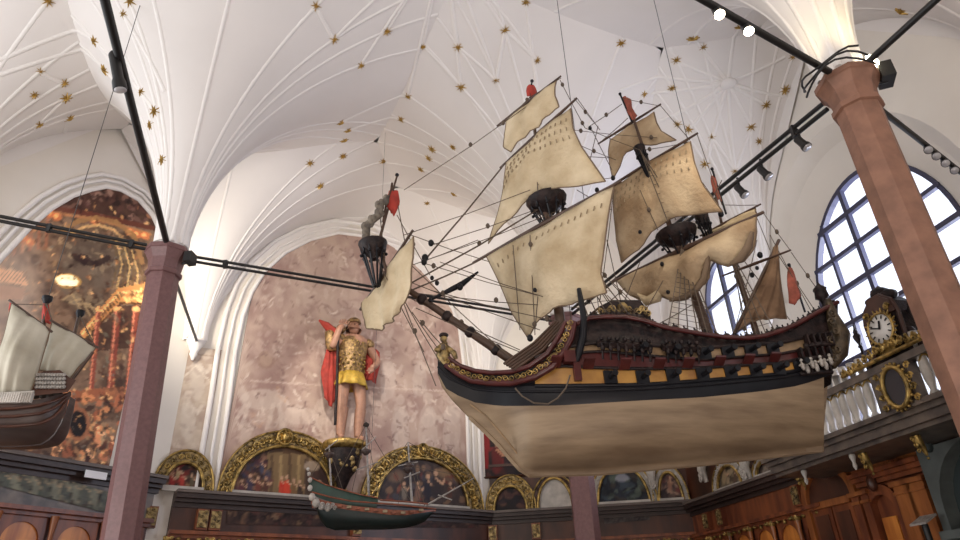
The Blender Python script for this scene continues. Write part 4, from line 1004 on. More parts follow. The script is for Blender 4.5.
_l = cv.a.mean(axis=2, keepdims=True); cv.a = (cv.a*.68+_l*.32*np.array([1.05, .98, .88])); cv.a = (cv.a/.13)**1.35*.13
T = sorted([wNW.uv(*p) for p in ptop]); ZNW = wNW.uv(55, 459, .2)[1]
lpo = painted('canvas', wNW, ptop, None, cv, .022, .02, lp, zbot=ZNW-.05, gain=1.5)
m_ = MB()
for o_, r in ((0, .05), (.13, .035), (.24, .045)):
    pts = []
    for i, (a, z) in enumerate(T):
        a0, z0 = T[max(0, i-1)]; a1, z1 = T[min(len(T)-1, i+1)]; d = Vector((a1-a0, z1-z0)).normalized(); pts.append(wNW.pt(a-d.y*o_, z+d.x*o_, .03))
    m_.tube(pts, r, 6, False)
tag(m_.build('trim_1', M['rib']), kind='structure')

# ---- tall monochrome wall painting in the middle
cv = Canvas((190,166,152), c2=(158,130,122), sc_=34, seed=21)
cv.line([(224,379),(300,384),(380,388),(470,392)], 1.4, (206,184,170), .9)
for (x0, y0, dx, n, sd) in ((228,300,24,10,1),(226,352,26,10,2),(230,420,30,8,3),(250,266,26,7,5)):
    r = random.Random(sd)
    for i in range(n):
        x = x0+i*dx+r.uniform(-5, 5); y = y0+r.uniform(-6, 8); c = r.choice([(214,194,180),(206,182,168),(222,204,190)])
        if r.random() < .45: cv.horse(x, y+12, 28, c, r.choice((-1, 1)), .25)
        cv.figure(x+4, y+6, 30, c, (222,202,188), r.uniform(-.15, .15), .22)
cv.horse(262, 428, 52, (222,206,192), -1, .4); cv.horse(300, 440, 44, (214,196,182), 1, .34); cv.figure(246, 446, 34, (222,204,190), lean=.2, al=.3); cv.figure(285, 420, 34, (220,200,186), lean=-.2, al=.3)
for (x, y, h) in ((400,452,58),(428,456,64),(452,452,60),(388,400,50),(420,396,46)): cv.figure(x, y, h, (216,200,188), (226,210,196), 0, .3); cv.line([(x-4,y-h*.3),(x-5,y)], 4, (216,200,188), .3); cv.line([(x+4,y-h*.3),(x+6,y)], 4, (210,192,180), .3)
cv.ell(300, 372, 14, 9, (146,116,108), 0, .35, 4); cv.ell(266, 360, 9, 9, (150,122,108), 0, .6); cv.ell(266, 360, 6, 6, (176,150,134), 0, .8)
cv.daubs(420, (222,234,470,490), [(208,186,172),(144,116,108),(176,150,138),(216,198,184)], .8, 2.6, .30, 2.6, 9)
for k in range(26):
    r = random.Random(k+50); x, y = r.uniform(226, 466), r.uniform(240, 480); cv.line([(x+8*math.cos(t*.9+k), y+5*math.sin(t*1.1+k)) for t in range(5)], 1.3, (140,112,104), .45)
r = random.Random(123)
for k in range(620):
    x, y = r.uniform(224, 468), r.uniform(236, 492); a0 = r.uniform(0, 6.3); L_ = r.uniform(2, 6); b0 = r.uniform(-.9, .9)
    cv.line([(x+L_*t*math.cos(a0+b0*t), y+L_*t*math.sin(a0+b0*t)) for t in (0, .5, 1, 1.4)], r.uniform(.8, 2.0), r.choice([(228,212,198),(216,196,182),(132,104,98),(150,122,114),(120,94,90)]), r.uniform(.25, .6))
rtop = [(219,478),(222,450),(226,425),(230,398),(236,352),(243,318),(252,293),(265,272),(285,254),(310,241),(338,234),(370,238),(400,248),(425,265),(445,290),(458,330),(464,380),(466,430),(467,480)]
ZLN = wN.uv(340, 500, .3)[1]; ZL2 = wN2.uv(560, 507, .3)[1]; ZLE = wE.uv(760, 476, .3)[1]
print('ledge', ZLN, ZL2, ZLE, ZNW)
rel = painted('wall_painting', wN, rtop, None, cv, .03, .02, None, PLASTERPAINT, zbot=ZLN)
tag(rel, 'huge arched pinkish monochrome wall painting of horsemen behind the statue', 'wall painting')
T = [wN.uv(*p) for p in rtop[1:-1]]; T = [(T[0][0], ZLN)]+T+[(T[-1][0], ZLN)]
m_ = MB()
for o_, r in ((.02, .045), (.18, .03), (.36, .05)):
    pts = []
    for i, (a, z) in enumerate(T):
        a0, z0 = T[max(0, i-1)]; a1, z1 = T[min(len(T)-1, i+1)]; d = Vector((a1-a0, z1-z0)).normalized() if 0 < i < len(T)-1 else Vector((0, 1 if i == 0 else -1)); pts.append(wN.pt(a-d.y*o_, max(ZLN, z+d.x*o_), .03))
    m_.tube(pts, r, 6, False)
tag(m_.build('trim_2', M['rib']), kind='structure')
cv = Canvas((200,184,166), c2=(172,152,138), sc_=20, seed=31)
for k in range(3): cv.figure(188+k*9, 440-k*40, 50, (214,202,188), (222,210,196), 0, .5)
cv.line([(176,352),(214,356),(208,452),(172,448),(176,352)], 1.5, (150,126,112), .6); cv.daubs(120, (166,344,224,465), [(216,202,186),(164,142,130),(190,172,156)], .8, 2.4, .4, 2.2, 3)
cv.line([(180,380),(196,366),(212,384)], 1.5, (226,214,198), .7)
o = painted('wall_painting', wN, [(179,345),(222,350)], [(163,458),(213,462)], cv, .03, .02, None, PLASTERPAINT)
tag(o, 'narrow faded painted panel between the left column and the big wall painting', 'wall painting')

# ================================================================ GILDED LUNETTES ON THE LEDGE
for n_, w, a, b, ZL in ((7, wN2, .02, wN2.L-.02, ZL2), (8, wE, .02, 4.36, ZLE)):
    m_ = MB(); m_.box(w.pt((a+b)/2, ZL+.5, .015), w.e*((b-a)/2), w.n*.015, ZZ*.52); m_.box(w.pt((a+b)/2, ZL+1.04, .04), w.e*((b-a)/2), w.n*.04, ZZ*.03)
    tag(m_.build('trim_%d' % n_, M['wooddark']), kind='structure')
def lunette(w, inn, out, ztop_px, label, cv, frame='goldrelief', medal=None, group=None, ZB=0, off=.10, base=True, plain=False, cat='lunette painting'):
    """inn/out: (px of left foot, px of right foot, crown (x, y)) of the picture field and of the frame"""
    def ar(t):
        a = w.uv(t[0], ztop_px, off)[0]; b = w.uv(t[1], ztop_px, off)[0]; c, zt = w.uv(*t[2], off=off); return a, b, zt
    a0, b0, zi = ar(inn); a1, b1, zo = ar(out); root = thing('gilded_lunette', w.pt((a1+b1)/2, ZB, off), label, cat, group)
    half = lambda a, b, zt, n=28: [((a+b)/2-(b-a)/2*math.cos(math.pi*k/n), ZB+(zt-ZB)*math.sin(math.pi*k/n)**.92) for k in range(n+1)]
    hi, ho = half(a0, b0, zi), half(a1, b1, zo)
    if plain: MB().plate(hi, [], w.pt, 0, off-.02).build('panel', cv, root)
    else:
        nu = max(6, int((b0-a0)/.03)); nv = max(6, int((zi-ZB)/.03)); m_ = MB()
        def fn(u, v): th = math.acos(1-2*u); return w.pt(a0+(b0-a0)*u, ZB+(zi-ZB)*max(.02, math.sin(th)**.92)*v, off-.03)
        m_.grid(fn, nu, nv, False); cols = np.ones((len(m_.v), 4))
        for i, p in enumerate(m_.v):
            x, y = proj(p); cols[i, :3] = cv.a[int(min(CH-1, max(0, y+.5))), int(min(CW-1, max(0, x+.5)))]
        m_.build('painting', PAINT, root, colors=cols)
    m_ = MB(); m_.plate(ho+hi[::-1], [], w.pt, 0, off)
    fr = m_.build('frame', M[frame], root)
    m_ = MB(); m_.tube([w.pt(a, z, off+.02) for a, z in hi], .035, 6); m_.tube([w.pt(a, z, off+.01) for a, z in ho], .022, 5); m_.build('gilt_fillet', M['gold'], fr)
    m_ = MB(); L_ = math.hypot(b1-a1, 0)*1.5; n = max(9, int(L_/.13)); r = random.Random(int(a1*100))
    for k in range(n):
        t = (k+.5)/n*math.pi; mi = [(hi_+ho_)/2 for hi_, ho_ in zip(((a0+b0)/2-(b0-a0)/2*math.cos(t), ZB+(zi-ZB)*math.sin(t)), ((a1+b1)/2-(b1-a1)/2*math.cos(t), ZB+(zo-ZB)*math.sin(t)))]
        wd = max(.03, ((b1-a1)-(b0-a0))/4*.8); c = w.pt(mi[0], mi[1], off+.02)
        scroll(m_, c, w.e, ZZ, wd*.8, wd*.15, sg=(-1)**k); m_.ball(c+w.e*r.uniform(-.5, .5)*wd+ZZ*r.uniform(-.6, .6)*wd, wd*.3, 5, seg=4)
        m_.ball(c+w.e*r.uniform(-1, 1)*wd+ZZ*r.uniform(-1, 1)*wd, wd*.22, 5, seg=4)
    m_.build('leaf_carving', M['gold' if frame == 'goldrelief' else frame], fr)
    if medal:
        c = w.pt(*w.uv(*medal[:2], off=off+.04), off+.04); m_ = MB()
        m_.lathe([(medal[2]*1.0, 0), (medal[2], .04), (medal[2]*.8, .05), (medal[2]*.75, .02), (.01, .02)], c, 16, (w.e, ZZ, w.n)); m_.ball(c+w.n*.04, (medal[2]*.45, .05, medal[2]*.55), 8)
        for k in range(8): m_.ball(c+w.e*math.cos(k*.785)*medal[2]*.62+ZZ*math.sin(k*.785)*medal[2]*.62+w.n*.03, medal[2]*.14, 5, seg=4)
        m_.build('medallion', M['gold'], fr)
    if base: MB().box(w.pt((a0+b0)/2, ZB+.03, off+.03), w.e*((b0-a0)/2), w.n*.04, ZZ*.045).build('sill', M['stone'], root)
    return root
def scene_canvas(base, base2, seed, box, cols, n=70, figs=()):
    cv = Canvas(base, c2=base2, sc_=12, seed=seed); cv.daubs(n, box, cols, .8, 3, .75, 1.7, seed)
    for f in figs: cv.figure(*f)
    return cv
cvA = scene_canvas((70,44,36), (34,24,24), 41, (160,462,204,490), [(120,40,34),(90,70,50),(40,30,28),(150,110,80)], 60, [(172,488,16,(150,40,36)),(182,489,18,(176,60,50)),(192,488,15,(90,80,60)),(178,478,10,(170,150,110))])
lunette(wN, (161,203,(183,462)), (151,213,(184,450)), 489, 'smallest gilded lunette, beside the left column, with red flowers painted inside', cvA, ZB=ZLN)
cvB = Canvas((96,70,48), c2=(46,32,28), sc_=14, seed=43)
cvB.poly([(268,452),(312,455),(312,500),(268,498)], (132,108,76), .8)
for k in range(5): cvB.line([(272+k*9,456),(271+k*9,492)], 3, (164,138,96) if k % 2 else (84,64,46), .8)
cvB.poly([(305,460),(332,475),(336,500),(305,500)], (60,44,44), .7); cvB.ell(312, 466, 8, 5, (170,150,130), 0, .7)
cvB.daubs(90, (232,455,272,496), [(70,44,50),(100,60,58),(44,30,34),(140,104,84),(60,60,80)], .9, 3, .75, 1.5, 12)
for (x, y, h, c) in ((242,497,18,(90,50,56)),(250,494,20,(60,52,70)),(258,496,20,(110,60,50)),(266,495,18,(80,50,40)),(282,496,20,(192,52,36)),(287,497,22,(206,66,44)),(294,496,18,(120,90,60)),(300,498,18,(60,44,40)),(262,474,14,(70,70,90)),(320,496,16,(90,60,50))): cvB.figure(x, y, h, c)
lunette(wN, (231,332,(284,446)), (217,346,(285,431)), 494, 'wide gilded lunette with a crowded red-figured scene left of the statue bracket', cvB, medal=(285,437,.17), ZB=ZLN)
cvC = Canvas((74,60,54), c2=(30,24,26), sc_=14, seed=47)
cvC.poly([(376,500),(390,478),(420,462),(455,470),(470,490),(470,505),(376,505)], (52,40,40), .5); cvC.ell(452, 474, 16, 7, (150,118,84), .3, .7, 4); cvC.ell(396, 476, 9, 6, (120,96,76), 0, .6, 3)
cvC.daubs(70, (380,462,468,502), [(96,72,60),(36,28,30),(130,100,76),(60,60,70),(110,50,40)], 1, 3.6, .65, 1.5, 14)
for (x, y, h, c) in ((428,500,26,(34,30,40)),(436,500,30,(44,34,36)),(418,501,20,(120,90,76)),(404,500,18,(110,100,90)),(450,500,18,(80,50,40))): cvC.figure(x, y, h, c, (190,150,120))
lunette(wN, (376,468,(420,458)), (361,483,(421,446)), 498, 'wide gilded lunette with a dark stormy scene right of the statue bracket', cvC, medal=(423,450,.15), ZB=ZLN)
cvD = scene_canvas((30,22,26), (14,10,14), 51, (494,484,528,506), [(60,36,40),(24,20,30),(90,60,50)], 26)
lunette(wN2, (494,527,(511,486)), (486,536,(511,475)), 505, 'small gilded lunette with a nearly black picture under the bow', cvD, ZB=ZL2, base=False)
lunette(wN2, (538,573,(556,478)), (532,579,(556,474)), 505, 'plain white-filled lunette left of the column under the ship', M['stone'], frame='wooddark', ZB=ZL2, plain=True, base=False)
cvE = Canvas((40,46,56), c2=(14,16,22), sc_=12, seed=55); cvE.daubs(50, (598,470,650,502), [(60,70,80),(20,22,26),(90,100,90),(70,60,50)], 1, 4, .6, 1.8, 5); cvE.ell(622, 478, 7, 4, (150,150,160), 0, .7)
lunette(wN2, (598,650,(624,466)), (590,658,(624,461)), 499, 'dark blue-black lunette picture right of the column under the ship', cvE, frame='stone', ZB=ZL2)
cvF = scene_canvas((96,78,72), (44,34,38), 57, (656,468,690,494), [(140,110,96),(60,44,50),(170,140,120),(110,60,56)], 50, [(670,492,16,(150,110,90)),(680,492,14,(120,60,60))])
lunette(wN2, (659,683,(671,472)), (653,689,(671,465)), 496, 'pale-framed lunette with small reddish figures under the hull', cvF, frame='stone', ZB=ZL2)
cvG = scene_canvas((110,98,80), (54,46,42), 59, (712,460,748,488), [(150,136,110),(70,60,50),(180,160,130)], 50, [(724,484,16,(160,140,110)),(735,483,14,(90,70,60))])
lunette(wE, (718,743,(731,464)), (712,749,(731,457)), 484, 'pale-framed lunette with a grey-green picture under the stern', cvG, frame='stone', ZB=ZLE)
cvH = scene_canvas((100,90,84), (60,50,48), 61, (754,455,784,474), [(150,136,120),(80,66,60)], 30)
lunette(wE, (757,778,(767,460)), (752,784,(767,454)), 474, 'farthest right pale-framed lunette beside the white card', cvH, frame='stone', ZB=ZLE)
tag(MB().box(wE.pt(*wE.uv(786, 462, .3), .3), wE.e*.11, wE.n*.02, ZZ*.14).build('white_card', M['white']), 'small white card standing on the ledge by the gilt bracket', 'card')
for (px, py, lb) in ((705, 470, 'carved white and gold bracket between the two lunettes under the stern'), (651, 478, 'carved white and gold spandrel bracket under the middle of the hull'), (749, 468, 'carved white and gold bracket by the last lunette')):
    w = wE if px > 655 else wN2
    a, z = w.uv(px, py, .12); m_ = MB(); m_.tube([w.pt(a, z-.25, .14), w.pt(a, z, .2), w.pt(a, z+.25, .16)], [.05, .09, .13], 7)
    for k in range(5): scroll(m_, w.pt(a, z-.2+k*.1, .26), w.e, ZZ, .07, .018, sg=(-1)**k)
    tag(m_.build('carved_bracket', M['stone']), lb, 'bracket')
# portraits hanging right of the white pier
cv = scene_canvas((60,26,26), (20,12,16), 63, (478,425,530,482), [(40,16,18),(120,30,30),(24,18,22),(80,40,36)], 50, [(497,474,34,(90,22,24),(180,130,100)),(510,478,40,(34,24,30),(170,120,96))])
cv.poly([(480,430),(490,430),(488,470),(480,470)], (140,24,28), .8)
ps = thing('framed_painting', wN2.pt(.8, 5), 'dark red full-length portrait painting partly hidden behind the ship bow', 'painting')
painted('canvas', wN2, [(482,418),(548,420)], [(481,478),(545,474)], cv, .045, .06, ps)
m_ = MB(); q = [wN2.pt(*wN2.uv(*p, off=.06), .06) for p in ((482,418),(548,420),(545,474),(481,478))]; m_.tube(q+[q[0]], .035, 4); m_.build('frame', M['wooddark'], ps)

# ================================================================ LEDGES AND PANELLING
def ledge(n, w, a, b, ZL, d=.3):
    m_ = MB(); L_ = w.e*((b-a)/2); c = (a+b)/2
    for (z0, z1, dd, k) in ((-.05, 0, d+.05, 1), (-.13, -.05, d, 0), (-.19, -.13, d-.08, 0), (-.27, -.19, d-.16, 0)):
        m_.cur = k; m_.box(w.pt(c, ZL+(z0+z1)/2, dd/2), L_, w.n*(dd/2), ZZ*((z1-z0)/2))
    tag(m_.build('trim_%d' % n, [M['ledge'], M['slate']]), kind='structure')
ledge(3, wN, .15, wN.L-.02, ZLN); ledge(4, wN2, -.02, wN2.L-.02, ZL2); ledge(5, wE, .02, 4.4, ZLE); ledge(6, wNW, -.2, wNW.L-.2, ZNW, .3)
def panelling(w, a, b, ZL, label, step=.62, frieze='wooddark', panel='wood', caps=(), friezecv=None, off=.05, gild=True, fz=.38):
    root = thing('wood_panelling', w.pt((a+b)/2, 0, off), label, 'panelling')
    MB().box(w.pt((a+b)/2, (ZL-.27)/2, .04), w.e*((b-a)/2), w.n*.04, ZZ*((ZL-.27)/2)).build('backing', M['wooddark'], root)
    zf = ZL-.27-fz
    MB().box(w.pt((a+b)/2, ZL-.27-fz/2, .07), w.e*((b-a)/2), w.n*.035, ZZ*(fz/2)).build('frieze_board', M[frieze], root)
    m_ = MB(); m_.box(w.pt((a+b)/2, zf-.03, .13), w.e*((b-a)/2), w.n*.11, ZZ*.03); m_.box(w.pt((a+b)/2, zf-.09, .10), w.e*((b-a)/2), w.n*.07, ZZ*.03); m_.build('moulding', M['woodred'], root)
    n = max(1, int((b-a)/step)); st = (b-a)/n
    for i in range(n):
        c = a+st*(i+.5)
        z1 = zf-.2; z0 = z1-1.5; hw = st*.33
        m_ = MB(); loop = [(c-hw, z0), (c+hw, z0)]+[(c+hw*math.cos(math.pi*k/12), z1-hw+hw*math.sin(math.pi*k/12)) for k in range(13)]
        outer = [(c-st*.42, z0-.08), (c+st*.42, z0-.08), (c+st*.42, z1+.08), (c-st*.42, z1+.08)]
        m_.plate(outer, [loop], w.pt, .07, .12); pn = m_.build('arched_frame', M['woodred'], root)
        MB().plate(loop, [], w.pt, .07, .09).build('panel', M[panel], pn)
        m_ = MB(); m_.tube([w.pt(a+st*i, zf-.1, .17), w.pt(a+st*i, zf-.35, .17), w.pt(a+st*i, zf-1.6, .17)], [.06, .035, .045], 8)
        m_.build('colonnette', M['wood'], root)
        if gild:
            m_ = MB(); m_.lathe([(.03, -.1), (.045, -.06), (.04, -.03), (.075, .0), (.07, .04)], w.pt(a+st*i, zf-.16, .17), 8)
            for k in (-1, 1): scroll(m_, w.pt(a+st*i+k*.05, zf-.13, .23), w.e*k, ZZ, .03, .01)
            for k in (-.25, .25): m_.ball(w.pt(c+k*st, zf-.13, .16), (.05, .03, .03), 6, seg=4)
            m_.ball(w.pt(c, zf-.15, .16), (.03, .03, .045), 6, seg=4); m_.build('gilt_capital', M['gold'], root)
    for cpx in caps:
        m_ = MB(); s_ = cpx; m_.box(w.pt(s_, ZL-.27-fz/2, .15), w.e*.10, w.n*.06, ZZ*(fz/2-.02)); pl = m_.build('pilaster', M['woodred'], root)
        m_ = MB(); m_.box(w.pt(s_, ZL-.27-fz*.5, .22), w.e*.085, w.n*.015, ZZ*(fz*.36)); 
        for k in range(4): scroll(m_, w.pt(s_+(-.03 if k % 2 else .03), ZL-.27-fz*.2-k*fz*.18, .245), w.e, ZZ, .035, .009)
        m_.build('gilt_panel', M['goldrelief'], pl)
    if friezecv:
        for (x0, x1, y0, y1, cv_, wl) in friezecv:
            painted('frieze_painting', w, [(x0,y0),(x1,wl[0])], [(x0,y1),(x1,wl[1])], cv_, .045, .125, root)
    return root
cvf = Canvas((70,50,44), c2=(30,20,20), sc_=6, seed=71); cvf.daubs(60, (218,508,345,526), [(110,80,60),(50,36,34),(140,110,84),(90,50,44)], .8, 2.2, .6, 1.8, 2); cvf.daubs(40, (395,508,480,530), [(90,50,44),(50,34,32),(110,80,66)], .8, 2.2, .6, 1.8, 3)
sx = lambda w, px, py: w.uv(px, py, .2)[0]
panelling(wN, .15, wN.L-.1, ZLN, 'dark red panelling with gilt capitals below the three left lunettes', caps=[sx(wN, x, 510) for x in (152, 204, 217, 358)], frieze='wooddark', friezecv=[(228,350,511,524,cvf,(514,527)), (392,478,514,527,cvf,(515,528))])
panelling(wN2, .02, wN2.L-.06, ZL2, 'dark red panelling with gilt capitals around the column under the ship', caps=[sx(wN2, x, 515) for x in (492, 535)], frieze='wooddark', friezecv=[(603,648,511,524,Canvas((84,76,74), c2=(26,22,24), sc_=5, seed=75),(507,520))])
panelling(wE, .08, 4.35, ZLE, 'orange oak panelling below the stern with gilt bracket row', caps=[sx(wE, x, y) for x, y in ((702, 500), (716, 498), (792, 480))], frieze='woodred', panel='oakbright')
cvg = Canvas((110,112,98), c2=(48,46,44), sc_=6, seed=79); cvg.daubs(130, (0,458,112,505), [(140,140,120),(60,56,52),(86,96,84),(160,150,124),(70,50,40)], 1, 3, .6, 1.6, 4)
for k in range(11): cvg.figure(5+k*10, 492+k*1.6, 24, (132,132,116) if k % 2 else (84,88,82), (170,150,120), 0, .7)
panelling(wNW, -.1, wNW.L-.25, ZNW, 'orange oak panelling with arched panels under the large left painting', step=.75, frieze='marble', panel='oakbright', gild=False, fz=.42, friezecv=[(-30,112,452,478,cvg,(493,514))])
m_ = MB(); m_.box(wNW.pt(*wNW.uv(96, 475, .36), .36), wNW.e*.17, wNW.n*.01, ZZ*.055); tag(m_.build('white_card', M['white']), 'small white label card on the ledge below the large left painting', 'card')
# ================================================================ EAST SIDE: BALCONY, CLOCK, DOORS
BO = 1.15
zb = wE.uv(889, 413, BO)[1]; zt = wE.uv(889, 364, BO)[1]; s_a = wE.uv(819, 437, BO)[0]; s_b = wE.L+1.0; s_a -= 1.3
print('balcony', zb, zt, s_a, s_b)
slab = thing('balcony', wE.pt((s_a+s_b)/2, zb-.3, BO), 'projecting gallery with white balusters and gilt crest below the tall window', 'balcony')
m_ = MB(); c_ = (s_a+s_b)/2; hl = wE.e*((s_b-s_a)/2)
for (z0, z1, o0, o1) in ((-.06, 0, 0, BO+.1), (-.12, -.06, 0, BO+.03), (-.22, -.12, 0, BO-.03), (-.27, -.22, 0, BO-.10)):
    m_.box(wE.pt(c_, zb+(z0+z1)/2, (o0+o1)/2), hl, wE.n*((o1-o0)/2), ZZ*((z1-z0)/2))
m_.build('floor_slab', M['marble'], slab)
MB().box(wE.pt(c_, zt-.035, BO), hl, wE.n*.09, ZZ*.045).build('hand_rail', M['marble'], slab)
nb = int((s_b-s_a)/.155); mirs = wE.uv(898, 387, BO)[0]
for i in range(nb):
    a = s_a+.08+i*.155
    if abs(a-mirs) < .36: continue
    H_ = zt-zb-.08
    o = MB().lathe([(.045, 0), (.06, .03), (.035, .07), (.06, .2), (.066, .32), (.05, .48), (.03, .58), (.028, .66), (.05, .72), (.05, .78), (.035, H_)], wE.pt(a, zb, BO), 8).build('baluster', M['stone'], slab)
m_ = MB()
for i in range(nb):
    a = s_a+.15+i*.155
    if abs(a-mirs) < .38: continue
    m_.tube([wE.pt(a-.075+.15*k/8, zt-.14+.06*math.sin(math.pi*k/8), BO+.05) for k in range(9)], .014, 4)
m_.build('gilt_arcading', M['gold'], slab)
m_ = MB(); m_.box(wE.pt(mirs, (zb+zt)/2, BO), wE.e*.30, wE.n*.08, ZZ*((zt-zb)/2)); m_.build('pedestal_block', M['marble'], slab)
c = wE.pt(*wE.uv(898, 387, BO+.1), BO+.1)
mr_ = thing('oval_mirror', c, 'dark oval mirror in a gilt frame on the gallery front under the clock', 'mirror')
def ovl(rx, rz, n=28): return [(math.cos(2*math.pi*k/n)*rx, math.sin(2*math.pi*k/n)*rz) for k in range(n)]
MB().plate(ovl(.155, .215), [], lambda a, b, o: c+wE.e*a+ZZ*b+wE.n*o, 0, .03).build('glass', M['mirror'], mr_)
m_ = MB(); pts = [c+wE.e*a+ZZ*b+wE.n*.04 for a, b in ovl(.18, .245)]; m_.tube(pts+[pts[0]], .03, 6)
for k in range(22):
    an = 2*math.pi*k/22; m_.ball(c+wE.e*math.cos(an)*.215+ZZ*math.sin(an)*.285+wE.n*.03, .02, 5, seg=4)
for sx_ in (-1, 1):
    for k in range(4): scroll(m_, c+wE.e*sx_*.245+ZZ*(-.20+k*.13)+wE.n*.03, wE.e*sx_, ZZ, .045, .012)
m_.build('gilt_frame', M['gold'], mr_)
# the clock on the gallery rail
q = wE.uv(884, 329, BO+.04); ck0 = wE.pt(q[0], zt+.02, BO-.1)
print('clock', q, zt)
ck = thing('gallery_clock', ck0, 'tall dark clock with gilt wreath and white dial standing on the gallery', 'clock')
dz = q[1]-zt-.02
K = lambda a, z, o=0.0: ck0+wE.e*(a*.68)+ZZ*(z if z <= dz else dz+(z-dz)*.72)+wE.n*o
prof = [(-.62, 0), (-.6, .06), (-.42, .12), (-.38, dz-.2), (-.40, dz+.2), (-.34, dz+.42), (-.2, dz+.52), (-.12, dz+.6), (.12, dz+.6), (.2, dz+.52), (.34, dz+.42), (.40, dz+.2), (.38, dz-.2), (.42, .12), (.6, .06), (.62, 0)]
MB().plate(prof, [], K, -.2, .12).build('case', M['hullcarve'], ck)
m_ = MB(); m_.plate(prof[4:12], [], K, -.22, .16); m_.tube([K(a, z, .12) for a, z in prof], .03, 5, False); m_.build('hood', M['wooddark'], ck)
dc = K(0, dz, .14); RD = .185
MB().lathe([(RD, 0), (RD, .05), (.001, .055)], dc, 28, (wE.e, ZZ, wE.n)).build('dial', M['clockface'], ck)
m_ = MB()
for k in range(12):
    an = math.pi*k/6; u = wE.e*math.cos(an)+ZZ*math.sin(an); v_ = wE.e*-math.sin(an)+ZZ*math.cos(an); m_.box(dc+u*RD*.8+wE.n*.06, u*.022, v_*.007, wE.n*.004)
m_.build('numerals', M['black'], ck)
m_ = MB()
for an, L_, w_ in ((2.75, .14, .009), (1.25, .10, .012)):
    u = wE.e*math.cos(an)+ZZ*math.sin(an); v_ = wE.e*-math.sin(an)+ZZ*math.cos(an); m_.box(dc+u*L_*.45+wE.n*.07, u*L_*.55, v_*w_, wE.n*.004)
m_.build('hands', M['black'], ck)
m_ = MB(); pts = [dc+wE.e*math.cos(k*2*math.pi/28)*RD*1.06+ZZ*math.sin(k*2*math.pi/28)*RD*1.06+wE.n*.05 for k in range(29)]; m_.tube(pts, .018, 6); bz = m_.build('bezel', M['gold'], ck)
m_ = MB()
for k in range(26):
    an = 2*math.pi*k/26; u = wE.e*math.cos(an)+ZZ*math.sin(an); m_.tube([dc+u*RD*1.1+wE.n*.03, dc+u*RD*(1.42 if k % 2 else 1.28)+wE.n*.05], [.02, .006], 5)
for sx_ in (-1, 1):
    for z_ in (.36, -.38): scroll(m_, dc+wE.e*sx_*.17+ZZ*z_*.65+wE.n*.03, wE.e*sx_, ZZ, .05, .013); m_.ball(dc+wE.e*sx_*.18+ZZ*z_*.65+wE.n*.05, .025, 6)
m_.build('gilt_wreath', M['gold'], ck)
MB().box(K(0, .12, .16), wE.e*.11, wE.n*.03, ZZ*.075).build('gilt_plaque', M['gold'], ck)
m_ = MB()
for k in range(16): scroll(m_, K(-1.1+k*.147, .10+.05*math.cos((k-7.5)*.4), .24), wE.e, ZZ, .05, .016, sg=(-1)**k); m_.ball(K(-1.1+k*.147, .15+.05*math.cos((k-7.5)*.4), .24), .022, 5, seg=4)
m_.tube([K(-1.2, .04, .22), K(1.2, .04, .22)], .03, 5); m_.build('gilt_cresting', M['gold'], ck)
m_ = MB()
for sx_ in (-1, 1):
    m_.tube([K(sx_*.38, dz-.1, .05), K(sx_*.52, dz-.3, .05), K(sx_*.46, dz-.5, .05), K(sx_*.58, .15, .05)], [.05, .06, .05, .07], 7)
m_.ball(K(0, dz+.68, 0), (.14, .1, .1), 8); m_.ball(K(-.2, dz+.62, 0), (.12, .08, .07), 7); m_.ball(K(.18, dz+.6, 0), (.12, .08, .07), 7); m_.tube([K(0, dz+.68), K(.0, dz+.84)], [.05, .02], 6); m_.build('carved_figures', M['hullcarve'], ck)
urn = [(.05, 0), (.07, .02), (.03, .07), (.1, .2), (.12, .28), (.06, .34), (.08, .37), (.03, .45), (.015, .55)]
for (px, py, lb) in ((855, 331, 'carved urn on a stalk left of the clock'), (909, 303, 'carved urn on a stalk right of the clock')):
    a, z = wE.uv(px, py, BO-.12); m_ = MB(); h_ = max(.12, z-zt-.25)
    m_.lathe([(.06, 0), (.06, .04), (.016, .07), (.014, h_)]+[(r*.45, h_+y_*.6) for r, y_ in urn], wE.pt(a, zt+.01, BO-.12), 10); tag(m_.build('carved_urn', M['hullcarve']), lb, 'urn')
# gilt brackets and pendants under the gallery
for (px, py, lb) in ((857, 437, 'gilt scrolled bracket under the gallery above the arched door'), (911, 425, 'gilt scrolled bracket under the gallery near the pink column'), (797, 472, 'gilt pendant bracket where the gallery starts, below the stern')):
    o_ = BO-.28 if px > 800 else .3
    a, z = wE.uv(px, py, o_); zz = zb-.27 if px > 800 else z
    m_ = MB(); m_.tube([wE.pt(a, zz, o_), wE.pt(a, zz-.08, o_-.02), wE.pt(a, zz-.16, o_-.06), wE.pt(a, zz-.24, o_-.08)], [.06, .055, .035, .015], 8); m_.ball(wE.pt(a, zz-.27, o_-.08), .02, 7)
    for k in range(3): scroll(m_, wE.pt(a, zz-.04-k*.07, o_+.05-k*.02), wE.e, ZZ, .035, .009, sg=(-1)**k)
    tag(m_.build('gilt_bracket', M['gold']), lb, 'bracket')
for (px, py) in ((801, 461), (846, 436), (960, 408)):
    o_ = BO-.2; a, z = wE.uv(px, py, o_); m_ = MB(); m_.lathe([(.01, -.2), (.03, -.15), (.02, -.1), (.045, -.03), (.04, 0)], wE.pt(a, zb-.27, o_), 8)
    tag(m_.build('gilt_pendant', M['stone']), {801: 'small pale pendant under the near start of the gallery', 846: 'small pale pendant left of the gilt bracket above the arched door', 960: 'small pale pendant under the gallery at the right edge'}[px], 'pendant')
